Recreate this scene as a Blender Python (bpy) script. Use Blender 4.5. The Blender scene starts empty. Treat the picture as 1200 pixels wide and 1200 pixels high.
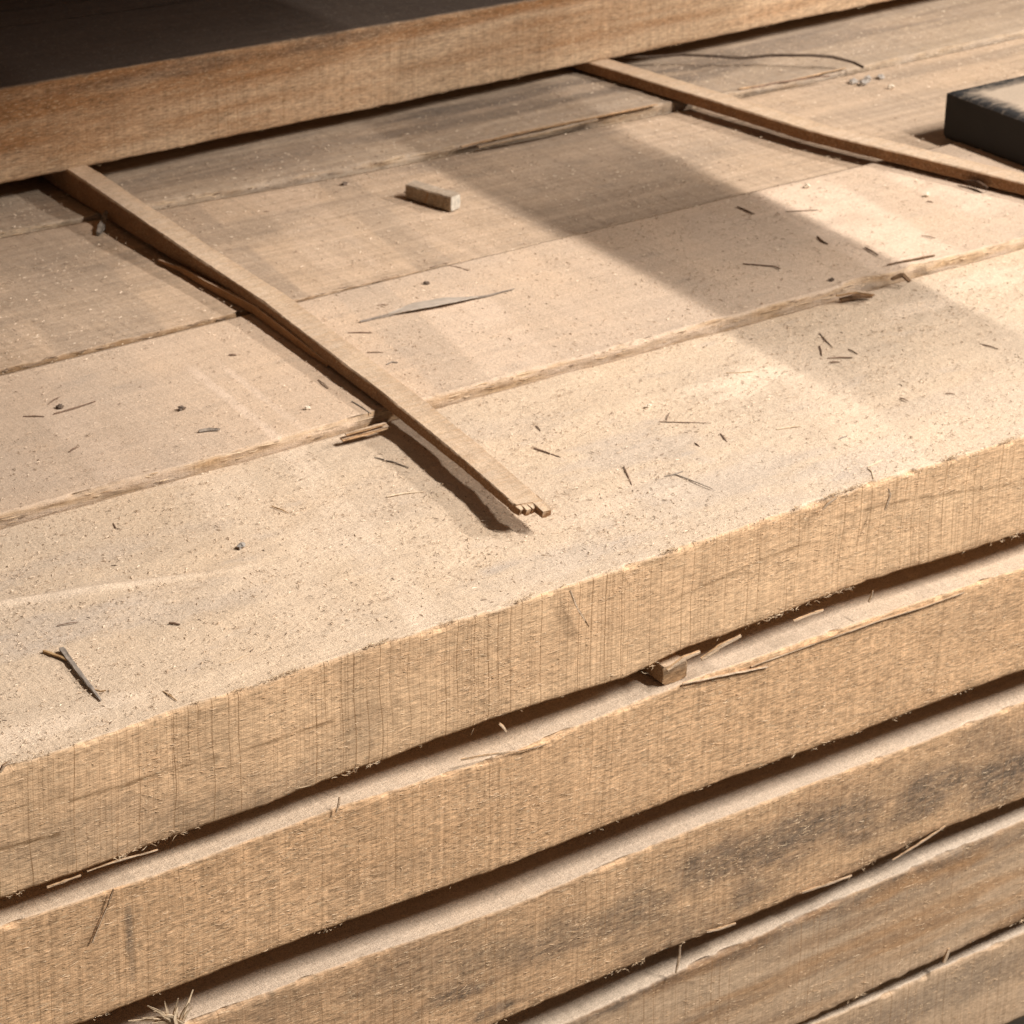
import bpy, math, random
import numpy as np
from mathutils import Matrix, Vector

random.seed(7)
SC = bpy.context.scene
COL = SC.collection

# ------------------------------------------------------------------ camera
RC = np.array([[0.7977106, -0.2393132, 0.5535223],
               [-0.6026155, -0.3507949, 0.7167966],
               [0.0226339, -0.9053575, -0.4240466]])      # columns: image right, image down, view direction
CP = np.array([-1.0364405, -1.3990361, 0.8938625])
FPX = 3747.0
cam_data = bpy.data.cameras.new('camera')
cam_data.sensor_width = 36.0
cam_data.sensor_fit = 'HORIZONTAL'
cam_data.lens = FPX / 1200 * 36
cam_data.clip_start = 0.05
cam_data.clip_end = 100
cam = bpy.data.objects.new('camera', cam_data)
COL.objects.link(cam)
M = Matrix.Identity(4)
for i in range(3):
    M[i][0] = RC[i, 0]; M[i][1] = -RC[i, 1]; M[i][2] = -RC[i, 2]; M[i][3] = CP[i]
cam.matrix_world = M
cam_data.dof.use_dof = True
cam_data.dof.focus_distance = 1.82
cam_data.dof.aperture_fstop = 30
SC.camera = cam

# ------------------------------------------------------------------ world, lamps, exposure
W = bpy.data.worlds.new('World'); SC.world = W; W.use_nodes = True
bg = W.node_tree.nodes['Background']
bg.inputs[0].default_value = (0.95, 0.92, 0.90, 1); bg.inputs[1].default_value = 0.085

def tube_lamp(name, target, direction, dist, power, sx, sy, color):
    """a ceiling tube of the shed, lying along Y"""
    d = Vector(direction).normalized()
    L = bpy.data.lights.new(name, 'AREA'); L.shape = 'RECTANGLE'
    L.size = sx; L.size_y = sy; L.energy = power; L.color = color
    o = bpy.data.objects.new(name, L); COL.objects.link(o)
    o.location = Vector(target) + d * dist
    # local -Z looks at the target, local Y kept along world Y
    z = d; y = Vector((0, 1, 0)); x = y.cross(z).normalized(); y = z.cross(x)
    m = Matrix((x, y, z)).transposed().to_4x4(); m.translation = o.location
    o.matrix_world = m
    return o
tube_lamp('tube_lamp_main', (0.20, 0.10, 0), (0.55, -0.64, 1.0), 3.0, 140, 0.032, 1.1, (1.0, 0.94, 0.88))
tube_lamp('tube_lamp_side', (0.20, 0.10, 0), (1.45, -0.68, 1.0), 3.3, 84, 0.032, 1.1, (1.0, 0.94, 0.88))

SC.view_settings.view_transform = 'Standard'
SC.view_settings.look = 'None'
SC.view_settings.exposure = 0.0
SC.view_settings.gamma = 1.0
SC.render.engine = 'CYCLES'
SC.cycles.max_bounces = 6

# ------------------------------------------------------------------ helpers
def at(u, v, z=0.0):
    """photograph pixel -> point on the horizontal plane z"""
    r = RC @ np.array([u - 600.0, v - 600.0, FPX]); s = (z - CP[2]) / r[2]
    return CP + s * r

def hsh(ix, iy, seed):
    with np.errstate(over='ignore'):
        h = (ix.astype(np.int64) * 374761393 + iy.astype(np.int64) * 668265263 + seed * 974711) & 0xffffffff
        h = ((h ^ (h >> 13)) * 1274126177) & 0xffffffff
        h = (h ^ (h >> 16)) & 0xffffff
    return h / float(0xffffff) * 2 - 1

def vn(x, y, seed):
    x = np.asarray(x, float); y = np.asarray(y, float)
    x, y = np.broadcast_arrays(x, y)
    ix = np.floor(x); iy = np.floor(y); fx = x - ix; fy = y - iy
    fx = fx * fx * (3 - 2 * fx); fy = fy * fy * (3 - 2 * fy)
    a = hsh(ix, iy, seed); b = hsh(ix + 1, iy, seed); c = hsh(ix, iy + 1, seed); d = hsh(ix + 1, iy + 1, seed)
    return (a + (b - a) * fx) * (1 - fy) + (c + (d - c) * fx) * fy

def fbm(x, y, seed, o=3):
    s = 0; a = 1.0; t = 0
    for k in range(o):
        s = s + a * vn(x * 2 ** k, y * 2 ** k, seed + 17 * k); t += a; a *= 0.5
    return s / t

def ss(a, b, x):
    t = np.clip((x - a) / (b - a), 0, 1); return t * t * (3 - 2 * t)

def tag(o, label=None, cat=None, group=None, kind=None):
    if label: o['label'] = label
    if cat: o['category'] = cat
    if group: o['group'] = group
    if kind: o['kind'] = kind
    return o

def empty(name, loc, label, cat, group=None):
    o = bpy.data.objects.new(name, None); COL.objects.link(o); o.location = loc
    o.empty_display_size = 0.02
    return tag(o, label, cat, group)

def mesh_np(name, V, F, mat, parent=None, col=None, smooth=True, origin=None):
    """V (n,3) world coordinates, F (m,k) equal-sided faces (or list of such)"""
    me = bpy.data.meshes.new(name)
    V = np.asarray(V, float)
    off = np.array(origin if origin is not None else (parent.location if parent else (0, 0, 0)), float)
    V = V - off
    Fs = F if isinstance(F, list) else [F]
    me.vertices.add(len(V)); me.vertices.foreach_set('co', V.astype(np.float32).ravel())
    tot = sum(f.size for f in Fs); npoly = sum(len(f) for f in Fs)
    me.loops.add(tot); me.polygons.add(npoly)
    li = np.concatenate([f.ravel() for f in Fs]).astype(np.int32)
    me.loops.foreach_set('vertex_index', li)
    cnt = np.concatenate([np.full(len(f), f.shape[1]) for f in Fs]).astype(np.int32)
    st = np.concatenate([[0], np.cumsum(cnt)[:-1]]).astype(np.int32)
    me.polygons.foreach_set('loop_start', st)
    me.polygons.foreach_set('use_smooth', np.full(npoly, smooth))
    if col is not None:
        at_ = me.attributes.new('wear_shade', 'FLOAT_COLOR', 'POINT')
        at_.data.foreach_set('color', np.asarray(col, np.float32).ravel())
    me.update(calc_edges=True); me.validate()
    if mat: me.materials.append(mat)
    o = bpy.data.objects.new(name, me); COL.objects.link(o)
    if parent: o.parent = parent
    elif origin is not None: o.location = origin
    return o

# ------------------------------------------------------------------ materials
class NT:
    def __init__(s, name):
        s.m = bpy.data.materials.new(name); s.m.use_nodes = True
        s.t = s.m.node_tree; s.n = s.t.nodes; s.l = s.t.links
        s.b = s.n['Principled BSDF']
    def new(s, ty, **kw):
        n = s.n.new(ty)
        for k, v in kw.items(): setattr(n, k, v)
        return n
    def put(s, sock, v):
        if hasattr(v, 'is_linked') or isinstance(v, bpy.types.NodeSocket): s.l.new(v, sock)
        elif isinstance(v, (tuple, list)) and len(v) == 3 and sock.type == 'RGBA': sock.default_value = (*v, 1)
        else: sock.default_value = v
    def math(s, op, a, b=None, c=None, clamp=False):
        n = s.new('ShaderNodeMath', operation=op); n.use_clamp = clamp
        s.put(n.inputs[0], a)
        if b is not None: s.put(n.inputs[1], b)
        if c is not None: s.put(n.inputs[2], c)
        return n.outputs[0]
    def mix(s, f, a, b, blend='MIX'):
        n = s.new('ShaderNodeMix', data_type='RGBA', blend_type=blend)
        s.put(n.inputs[0], f); s.put(n.inputs[6], a); s.put(n.inputs[7], b)
        return n.outputs[2]
    def noise(s, vec, scale, detail=2, rough=0.5, sv=None, dist=0):
        if sv is not None:
            mp = s.new('ShaderNodeMapping'); s.l.new(vec, mp.inputs[0]); mp.inputs['Scale'].default_value = sv; vec = mp.outputs[0]
        n = s.new('ShaderNodeTexNoise'); s.l.new(vec, n.inputs['Vector'])
        n.inputs['Scale'].default_value = scale; n.inputs['Detail'].default_value = detail
        n.inputs['Roughness'].default_value = rough; n.inputs['Distortion'].default_value = dist
        return n.outputs['Fac']
    def rng(s, v, a, b, c=0.0, d=1.0):
        n = s.new('ShaderNodeMapRange'); s.put(n.inputs[0], v)
        n.inputs[1].default_value = a; n.inputs[2].default_value = b; n.inputs[3].default_value = c; n.inputs[4].default_value = d
        return n.outputs[0]

def wood_mat(name, light, dark, orange=(0.42, 0.20, 0.075), grey=(0.085, 0.073, 0.064), dust=(0.60, 0.44, 0.30), dust2=(0.47, 0.38, 0.30), grain=1.0, top_grain=0.0, speck=1.0, scratch=1.0, side_relief=0.45, tg=1.0):
    """wear attribute: r = sawdust cover, g = grey stain and painted shade, b = orange heartwood a = grooves, cracks, dark seams"""
    t = NT(name)
    vec = t.new('ShaderNodeTexCoord').outputs['Object']
    att = t.new('ShaderNodeAttribute', attribute_name='wear_shade')
    sep = t.new('ShaderNodeSeparateColor'); t.l.new(att.outputs['Color'], sep.inputs[0])
    R_, G_, B_, A_ = sep.outputs[0], sep.outputs[1], sep.outputs[2], att.outputs['Alpha']
    # bare sawn wood
    big = t.noise(vec, 1.0, 3, 0.55, (5, 30, 30))
    fib = t.noise(vec, 1.0, 3, 0.65, (170, 850, 1100))
    fib2 = t.noise(vec, 1.0, 2, 0.6, (60, 420, 420), 0.6)
    sawl = t.noise(vec, 1.0, 2, 0.7, (420, 6, 9))
    sawb = t.noise(vec, 1.0, 2, 0.6, (90, 1.5, 3))
    c = t.mix(t.rng(big, 0.3, 0.7), dark, light)
    c = t.mix(t.math('MULTIPLY', B_, t.math('SUBTRACT', 1.0, R_), clamp=True), c, orange)
    k = t.math('ADD', t.rng(fib, 0.32, 0.68, -0.36 * grain, 0.30 * grain), t.rng(fib2, 0.3, 0.7, -0.14 * grain, 0.12 * grain))
    k = t.math('ADD', k, t.rng(sawl, 0.3, 0.7, -0.07 * grain, 0.06 * grain))
    k = t.math('ADD', k, t.rng(sawb, 0.3, 0.7, -0.05 * grain, 0.05 * grain))
    k = t.math('ADD', k, 1.0)
    gv = t.noise(vec, 1.0, 4, 0.7, (70, 260, 240))
    gm = t.math('MULTIPLY', G_, t.rng(gv, 0.30, 0.62, 0.38, 1.0), clamp=True)
    c = t.mix(gm, c, grey)
    hs = t.new('ShaderNodeVectorMath', operation='SCALE'); t.l.new(c, hs.inputs[0]); t.l.new(k, hs.inputs['Scale'])
    c = hs.outputs[0]
    sx = t.new('ShaderNodeSeparateXYZ'); t.l.new(vec, sx.inputs[0])
    wob = t.noise(vec, 1.0, 1, 0.5, (10, 10, 14))
    def lines(freq, wd, gsv, g0, g1, amt):
        v = t.new('ShaderNodeTexVoronoi', voronoi_dimensions='1D', feature='DISTANCE_TO_EDGE')
        v.inputs['Scale'].default_value = 1.0
        t.l.new(t.math('ADD', t.math('MULTIPLY', sx.outputs[0], freq), t.math('MULTIPLY', wob, 1.1)), v.inputs['W'])
        g_ = t.rng(t.noise(vec, 1.0, 2, 0.5, gsv), g0, g1, 0.0, amt)
        return t.math('MULTIPLY', t.rng(v.outputs['Distance'], 0.0, wd, 1.0, 0.0), g_)
    ln = t.math('ADD', lines(105, 0.040, (70, 6, 6), 0.38, 0.60, 1.0), lines(300, 0.10, (60, 6, 10), 0.35, 0.66, 0.55), clamp=True)
    lg = 1.0
    c = t.mix(t.math('MULTIPLY', t.math('MULTIPLY', ln, lg), scratch, clamp=True), c, (0.27, 0.15, 0.07))
    c = t.mix(t.math('MULTIPLY', A_, 0.75), c, (0.16, 0.085, 0.035))
    # light torn flecks
    fl = t.noise(vec, 1.0, 1, 0.5, (230, 800, 1300), 1.2)
    c = t.mix(t.rng(fl, 0.62, 0.70, 0, 0.55 * grain), c, (0.66, 0.50, 0.32))
    # sawdust
    d0 = t.noise(vec, 6.0, 3, 0.6)
    d1 = t.noise(vec, 1.0, 3, 0.55, (18, 45, 45))
    dc = t.mix(t.rng(d0, 0.35, 0.65), dust, tuple(a * b for a, b in zip(dust, (0.90, 0.93, 0.98))))
    gd = t.math('ADD', t.math('MULTIPLY', G_, 0.9), t.rng(d1, 0.60, 0.78, 0, 0.45), clamp=True)
    dc = t.mix(gd, dc, dust2)
    dc = t.mix(t.math('MULTIPLY', B_, t.rng(d0, 0.3, 0.6, 0.5, 1.0), clamp=True), dc, tuple(min(0.82, q * k_) for q, k_ in zip(dust, (1.16, 1.21, 1.30))))
    s1 = t.noise(vec, 1100.0, 2, 0.7)
    s2 = t.noise(vec, 420.0, 2, 0.6)
    s3 = t.noise(vec, 1.0, 2, 0.6, (300, 620, 620), 1.5)
    kk = t.math('ADD', t.rng(s1, 0.32, 0.68, -0.27 * speck, 0.23 * speck), t.rng(s2, 0.3, 0.7, -0.10 * speck, 0.09 * speck))
    kk = t.math('ADD', kk, t.rng(t.noise(vec, 1.0, 3, 0.6, (3, 130, 130)), 0.3, 0.7, -0.10 * tg, 0.08 * tg))
    kk = t.math('ADD', kk, t.rng(t.noise(vec, 1.0, 2, 0.6, (160, 4, 4), 0.3), 0.3, 0.7, -0.05 * tg, 0.05 * tg))
    kk = t.math('ADD', kk, 1.0)
    hs2 = t.new('ShaderNodeVectorMath', operation='SCALE'); t.l.new(dc, hs2.inputs[0]); t.l.new(kk, hs2.inputs['Scale'])
    dc = hs2.outputs[0]
    dc = t.mix(t.rng(s3, 0.63, 0.70, 0, 0.55 * speck), dc, (0.22, 0.14, 0.09))
    dc = t.mix(t.rng(s3, 0.37, 0.30, 0, 0.55 * speck), dc, (0.78, 0.66, 0.52))
    cov = t.math('MULTIPLY', R_, t.rng(t.noise(vec, 1.0, 4, 0.7, (60, 260, 260)), 0.25, 0.6, 1.0 - top_grain, 1.0), clamp=True)
    c = t.mix(cov, c, dc)
    t.l.new(c, t.b.inputs['Base Color'])
    t.b.inputs['Roughness'].default_value = 0.88
    t.b.inputs['Specular IOR Level'].default_value = 0.2
    # relief
    h = t.math('ADD', t.math('MULTIPLY', fib, 1.0), t.math('MULTIPLY', sawl, 0.5))
    h = t.math('ADD', h, t.math('MULTIPLY', s1, 0.7))
    bp = t.new('ShaderNodeBump'); bp.inputs['Strength'].default_value = 0.8; bp.inputs['Distance'].default_value = 0.0008
    t.l.new(t.math('MULTIPLY', h, t.math('ADD', side_relief, t.math('MULTIPLY', R_, 0.6))), bp.inputs['Height']); t.l.new(bp.outputs[0], t.b.inputs['Normal'])
    return t.m

def fibre_mat(name, a, b):
    t = NT(name)
    att = t.new('ShaderNodeAttribute', attribute_name='wear_shade')
    sep = t.new('ShaderNodeSeparateColor'); t.l.new(att.outputs['Color'], sep.inputs[0])
    t.l.new(t.mix(sep.outputs[0], a, b), t.b.inputs['Base Color'])
    t.b.inputs['Roughness'].default_value = 0.8; t.b.inputs['Specular IOR Level'].default_value = 0.2
    return t.m

def twig_mat(name, a, b, sc=(300, 300, 300)):
    t = NT(name)
    vec = t.new('ShaderNodeTexCoord').outputs['Object']
    n = t.noise(vec, 1.0, 3, 0.6, sc)
    t.l.new(t.mix(t.rng(n, 0.3, 0.7), a, b), t.b.inputs['Base Color'])
    t.b.inputs['Roughness'].default_value = 0.85; t.b.inputs['Specular IOR Level'].default_value = 0.2
    bp = t.new('ShaderNodeBump'); bp.inputs['Strength'].default_value = 0.5; bp.inputs['Distance'].default_value = 0.0005
    t.l.new(n, bp.inputs['Height']); t.l.new(bp.outputs[0], t.b.inputs['Normal'])
    return t.m

M_front = wood_mat('front_slab_wood', (0.72, 0.49, 0.295), (0.645, 0.42, 0.245), dust=(0.66, 0.503, 0.352), dust2=(0.50, 0.42, 0.35), scratch=1.5, tg=0.25)
M_mid = wood_mat('tan_slab_wood', (0.66, 0.43, 0.25), (0.59, 0.37, 0.205), dust=(0.62, 0.47, 0.33), grain=1.3, scratch=0.8)
M_low = wood_mat('stained_slab_wood', (0.58, 0.38, 0.22), (0.50, 0.315, 0.18), dust=(0.60, 0.46, 0.33), grain=1.25)
M_lowest = wood_mat('streaky_slab_wood', (0.56, 0.41, 0.275), (0.47, 0.32, 0.20), dust=(0.58, 0.46, 0.34), orange=(0.36, 0.19, 0.08), grain=0.7)
M_deck = wood_mat('deck_board_wood', (0.50, 0.35, 0.21), (0.42, 0.27, 0.15), dust=(0.64, 0.475, 0.335), dust2=(0.42, 0.335, 0.26), speck=0.8, tg=0.5)
M_deck3 = wood_mat('third_board_wood', (0.45, 0.32, 0.20), (0.36, 0.24, 0.14), dust=(0.57, 0.415, 0.285), dust2=(0.31, 0.24, 0.18), speck=0.8, top_grain=0.35, tg=1.6)
M_deckb = wood_mat('weathered_board_wood', (0.42, 0.31, 0.20), (0.30, 0.21, 0.135), grey=(0.13, 0.105, 0.085), dust=(0.46, 0.355, 0.26), dust2=(0.19, 0.155, 0.125), top_grain=0.5, speck=0.7, tg=1.7)
M_upper = wood_mat('upper_slab_wood', (0.52, 0.37, 0.24), (0.43, 0.285, 0.17), orange=(0.30, 0.155, 0.07), dust=(0.105, 0.078, 0.060), dust2=(0.06, 0.045, 0.036), grain=1.15, speck=0.5, top_grain=0.0)  # dusty top made darker to carry shade; orange does so on the front
M_stick = wood_mat('sticker_wood', (0.52, 0.34, 0.19), (0.40, 0.24, 0.125), orange=(0.24, 0.12, 0.055), dust=(0.62, 0.47, 0.33), grain=1.1, top_grain=0.5, scratch=0)  # orange here is a dark brown that puts shade on the stick sides
M_stickd = wood_mat('sticker_bare_wood', (0.36, 0.20, 0.10), (0.28, 0.15, 0.07), grain=0.8)
M_fibre = fibre_mat('torn_fibre', (0.44, 0.28, 0.15), (0.74, 0.58, 0.40))
M_crumb_l = fibre_mat('sawdust_crumb', (0.50, 0.36, 0.24), (0.82, 0.68, 0.52))
M_crumb_d = fibre_mat('bark_crumb', (0.13, 0.085, 0.06), (0.38, 0.27, 0.18))

# ------------------------------------------------------------------ sawn slab builder
def spaced(a, b, step):
    n = max(1, int(round((b - a) / step))); return np.linspace(a, b, n + 1)

def saw_grooves(x, z, seed, density=1.0):
    """narrow vertical saw scratches, 0..1, at irregular spacing"""
    rs = np.random.RandomState(seed); g = np.zeros(np.broadcast(x, z).shape)
    for xc in np.arange(-0.6, 1.7, 0.0125 / density):
        c0 = xc + rs.uniform(-0.006, 0.006); w = rs.uniform(0.0007, 0.0011); a = rs.uniform(0.15, 1.0) ** 1.5
        ln = rs.uniform(0.25, 1.1); zc = rs.uniform(0.0, 1.0); sl = rs.uniform(-0.02, 0.03)
        d = np.abs(x - c0 - sl * z * 0.1)
        g = np.maximum(g, a * np.clip(1.3 - d / w, 0, 1) * ss(ln, ln * 0.8, np.abs(z - zc)))
    return g

def slab(name, x0, x1, fy, by, z0, z1, seed, mat, parent, vis, stepx=0.0013, stepz=0.0013, step_top=0.0018, top_dense=None,
         groove=1.0, rag_b=0.0011, rag_t=0.0013, top_amp=0.0007, zt=None, wear_shade=None, nick=None, lip=0.0012, saw_amp=0.00022, topfn=None):
    """one sawn slab: fy, by (front/back edge) and z0, z1 may be numbers or functions of x; vis=(xa,xb) is meshed finely"""
    F = lambda q, x: q(x) if callable(q) else np.full_like(x, q)
    xs = np.concatenate([spaced(x0, vis[0], 0.02)[:-1], spaced(vis[0], vis[1], stepx), spaced(vis[1], x1, 0.02)[1:]])
    Y0, Y1, Z0, Z1 = F(fy, xs), F(by, xs), F(z0, xs), F(z1, xs)
    H = float(np.mean(Z1 - Z0)); D = float(np.mean(Y1 - Y0))
    td = D if top_dense is None else min(top_dense, D)
    uf = spaced(0, 1, stepz / H)                      # up the front
    ut = np.concatenate([spaced(0, td / D, step_top / D), spaced(td / D, 1, 0.02 / D)[1:] if td < D - 0.002 else []])[1:]
    ub = np.linspace(1, 0, 4)[1:]
    nb = len(ub); 
    X = xs[None, :]
    rows_y = []; rows_z = []; W_ = []
    edge_lo = fbm(X / 0.011, 0.3, seed, 4) * rag_b + fbm(X / 0.09, 0.3, seed + 5, 2) * rag_b * 0.8
    edge_hi = fbm(X / 0.009, 0.7, seed + 9, 4) * rag_t + fbm(X / 0.08, 0.7, seed + 15, 2) * rag_t * 1.1
    # chips torn out of the upper edge
    bite = np.clip(fbm(X / 0.018, 3.1, seed + 21, 3) - 0.15, 0, 1) * 0.008
    chip = (hsh(np.floor(X / 0.0052 + vn(X / 0.02, 0.3, seed) * 1.5), X * 0, seed + 77) > 0.45) * (0.5 + 0.5 * vn(X / 0.004, 0.9, seed + 2)) * (fbm(X / 0.06, 0.4, seed + 78, 2) > -0.15)
    bite = bite + chip * 0.0011
    U = uf[:, None]
    Zf = Z0 + (Z1 - Z0) * U
    yf = np.repeat(Y0[None, :], len(uf), 0) * 1.0
    g = saw_grooves(X, U, seed + 3, groove) if groove > 0 else np.zeros((len(uf), len(xs)))
    fine = fbm(X / 0.004, Zf / 0.0016, seed + 31, 3) * 0.00025 + fbm(X / 0.0022, 0.1 + Zf / 0.05, seed + 33, 3) * saw_amp + fbm(X / 0.03, Zf / 0.02, seed + 35, 2) * 0.0004
    yf = yf + fine + g * 0.0007
    dlo = ss(0.006, 0.0, (Zf - Z0)); dhi = ss(0.0035, 0.0, (Z1 - Zf))
    zf = Zf + edge_lo * dlo + edge_hi * dhi * 0.6
    yf = yf + dhi ** 2 * (bite + 0.0003) + dlo ** 2 * 0.0007 + edge_hi * dhi * 0.5
    zf = zf - dhi ** 2 * bite * 0.35
    # top face
    V_ = ut[:, None]
    yt = Y0 + (Y1 - Y0) * V_
    dep = yt - Y0
    zt_ = np.repeat(Z1[None, :], len(ut), 0) * 1.0
    tf = fbm(X / 0.14, yt / 0.035, seed + 41, 3) * top_amp + fbm(X / 0.02, yt / 0.006, seed + 43, 3) * top_amp * 0.45 + fbm(X / 0.003, yt / 0.003, seed + 45, 2) * top_amp * 0.32
    zt_ = zt_ + tf * ss(0.0, 0.01, dep)
    ed = ss(0.0045, 0.0, dep)
    zt_ = zt_ + edge_hi * ed * 0.6 - ed ** 2 * bite * 0.35 + lip * ss(0.006, 0.001, dep) * np.clip(0.4 + fbm(X / 0.03, 1.7, seed + 51, 3), 0, 1)
    yt = yt + (edge_hi * 0.5 + bite + 0.0003) * ed ** 2
    if topfn is not None: zt_ = zt_ + topfn(X, yt)
    # back, joined to the bottom
    yb = np.repeat(Y1[None, :], nb, 0); zb = Z0 + (Z1 - Z0) * ub[:, None]
    Yall = np.vstack([yf, yt, yb]); Zall = np.vstack([zf, zt_, zb])
    n, m = Yall.shape
    V = np.stack([np.repeat(X, n, 0), Yall, Zall], -1).reshape(-1, 3)
    i = np.arange(n)[:, None]; j = np.arange(m - 1)[None, :]
    i2 = (i + 1) % n
    Fq = np.stack([i * m + j, i * m + j + 1, i2 * m + j + 1, i2 * m + j], -1).reshape(-1, 4)
    caps = [np.arange(n)[::-1][None, :] * m, (np.arange(n) * m + m - 1)[None, :]]
    # wear channels
    w = np.zeros((n, m, 4))
    nf = len(uf)
    w[:nf, :, 3] = g
    dustf = ss(0.0018, 0.0, (Z1 - Zf)) * 0.35 * np.clip(0.5 + fbm(X / 0.012, Zf / 0.003, seed + 61, 2), 0, 1)
    w[:nf, :, 0] = dustf
    w[nf:nf + len(ut), :, 0] = 1.0
    if wear_shade is not None:
        part = np.zeros((n, m)); part[nf:nf + len(ut)] = 1
        wear_shade(w, np.repeat(X, n, 0), Yall, Zall, part)
    return mesh_np(name, V, [Fq] + caps, mat, parent, np.clip(w, 0, 1).reshape(-1, 4))

# ------------------------------------------------------------------ needles (fibres, chips)
def needles(name, P0, DIR, LEN, WID, mat, parent=None, up=(0, 0, 1), bend=None, tone=None, kind='stuff', seed=1, flat=0.6):
    """many small three-sided slivers as one mesh; P0 (n,3) start, DIR (n,3) unit, bend (n,3) offset of the middle"""
    rs = np.random.RandomState(seed); n = len(P0)
    DIR = DIR / np.linalg.norm(DIR, axis=1, keepdims=True)
    upv = np.array(up, float); S = np.cross(DIR, upv); S /= (np.linalg.norm(S, axis=1, keepdims=True) + 1e-9)
    N = np.cross(S, DIR)
    if bend is None: bend = np.zeros((n, 3))
    LEN = LEN[:, None]; WID = WID[:, None]
    vs = []
    for tpos, wk in ((0.0, 0.55), (0.5, 1.0)):
        c = P0 + DIR * LEN * tpos + bend * (1 - abs(2 * tpos - 1))
        vs += [c - S * WID * 0.5 * wk, c + S * WID * 0.5 * wk, c + N * WID * flat * wk]
    vs.append(P0 + DIR * LEN)
    V = np.stack(vs, 1).reshape(-1, 3)
    b = (np.arange(n) * 7)[:, None, None]
    q = np.array([[0, 1, 4, 3], [1, 2, 5, 4], [2, 0, 3, 5]])[None] + b
    t = np.array([[3, 4, 6], [4, 5, 6], [5, 3, 6], [2, 1, 0]])[None] + b
    if tone is None: tone = rs.uniform(0, 1, n)
    col = np.zeros((n, 7, 4)); col[:, :, 0] = tone[:, None]
    o = mesh_np(name, V, [q.reshape(-1, 4), t.reshape(-1, 3)], mat, parent, col.reshape(-1, 4), smooth=False, origin=None if parent else (0, 0, 0))
    if kind: o['kind'] = kind
    return o

def face_fibres(parent, fy, z0, z1, xa, xb, n, seed, lift=0.0006, name='torn_fibres'):
    """torn fibre ends standing off the sawn front of a slab"""
    rs = np.random.RandomState(seed)
    x = rs.uniform(xa, xb, n)
    F = lambda q: q(x) if callable(q) else np.full(n, q)
    zz0, zz1 = F(z0), F(z1)
    # denser in patches
    u = rs.uniform(0.02, 0.99, n); z = zz0 + (zz1 - zz0) * u
    keep = fbm(x / 0.02, z / 0.012, seed + 3, 2) > rs.uniform(-0.9, 0.5, n)
    x, z = x[keep], z[keep]; zz0 = zz0[keep]; m = len(x)
    y = (fy(x) if callable(fy) else np.full(m, fy)) + 0.0003
    d = np.stack([np.ones(m) * rs.choice([-1, 1], m), -np.abs(rs.normal(0, 0.10, m)), rs.normal(0, 0.16, m)], 1)
    ln = rs.gamma(3.0, 0.0011, m); wd = rs.uniform(0.00022, 0.00045, m)
    be = np.stack([np.zeros(m), -rs.uniform(0, 1, m) * lift, rs.normal(0, 0.0003, m)], 1)
    return needles(name, np.stack([x, y, z], 1), d, ln, wd, M_fibre, parent, up=(0, -1, 0), bend=be, tone=rs.beta(1.4, 2.0, m), seed=seed)

def edge_fuzz(parent, fy, zf, xa, xb, n, seed, down=True, name='edge_fibres', lmin=0.0015, lmax=0.006):
    """hair-like fibres hanging along a sawn edge"""
    rs = np.random.RandomState(seed)
    x = rs.uniform(xa, xb, n); keep = fbm(x / 0.018, 0.2, seed, 3) > rs.uniform(0.05, 0.5, n); x = x[keep]; m = len(x)
    y = (fy(x) if callable(fy) else np.full(m, fy)) + rs.uniform(0.0, 0.0012, m)
    z = (zf(x) if callable(zf) else np.full(m, zf)) + rs.normal(0, 0.0006, m) + (0 if down else 0.0006)
    d = np.stack([rs.choice([-1, 1], m) * rs.uniform(0.3, 1.5, m), -rs.uniform(0.0, 0.5, m), (-1 if down else 1) * rs.uniform(-0.1, 0.6, m)], 1)
    ln = lmin + (lmax - lmin) * rs.uniform(0, 1, m) ** 2.5; wd = rs.uniform(0.00025, 0.0005, m)
    be = rs.normal(0, 0.0005, (m, 3))
    return needles(name, np.stack([x, y, z], 1), d, ln, wd, M_fibre, parent, up=(0, -1, 0), bend=be, tone=rs.uniform(0.3, 1, m), seed=seed)

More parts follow.
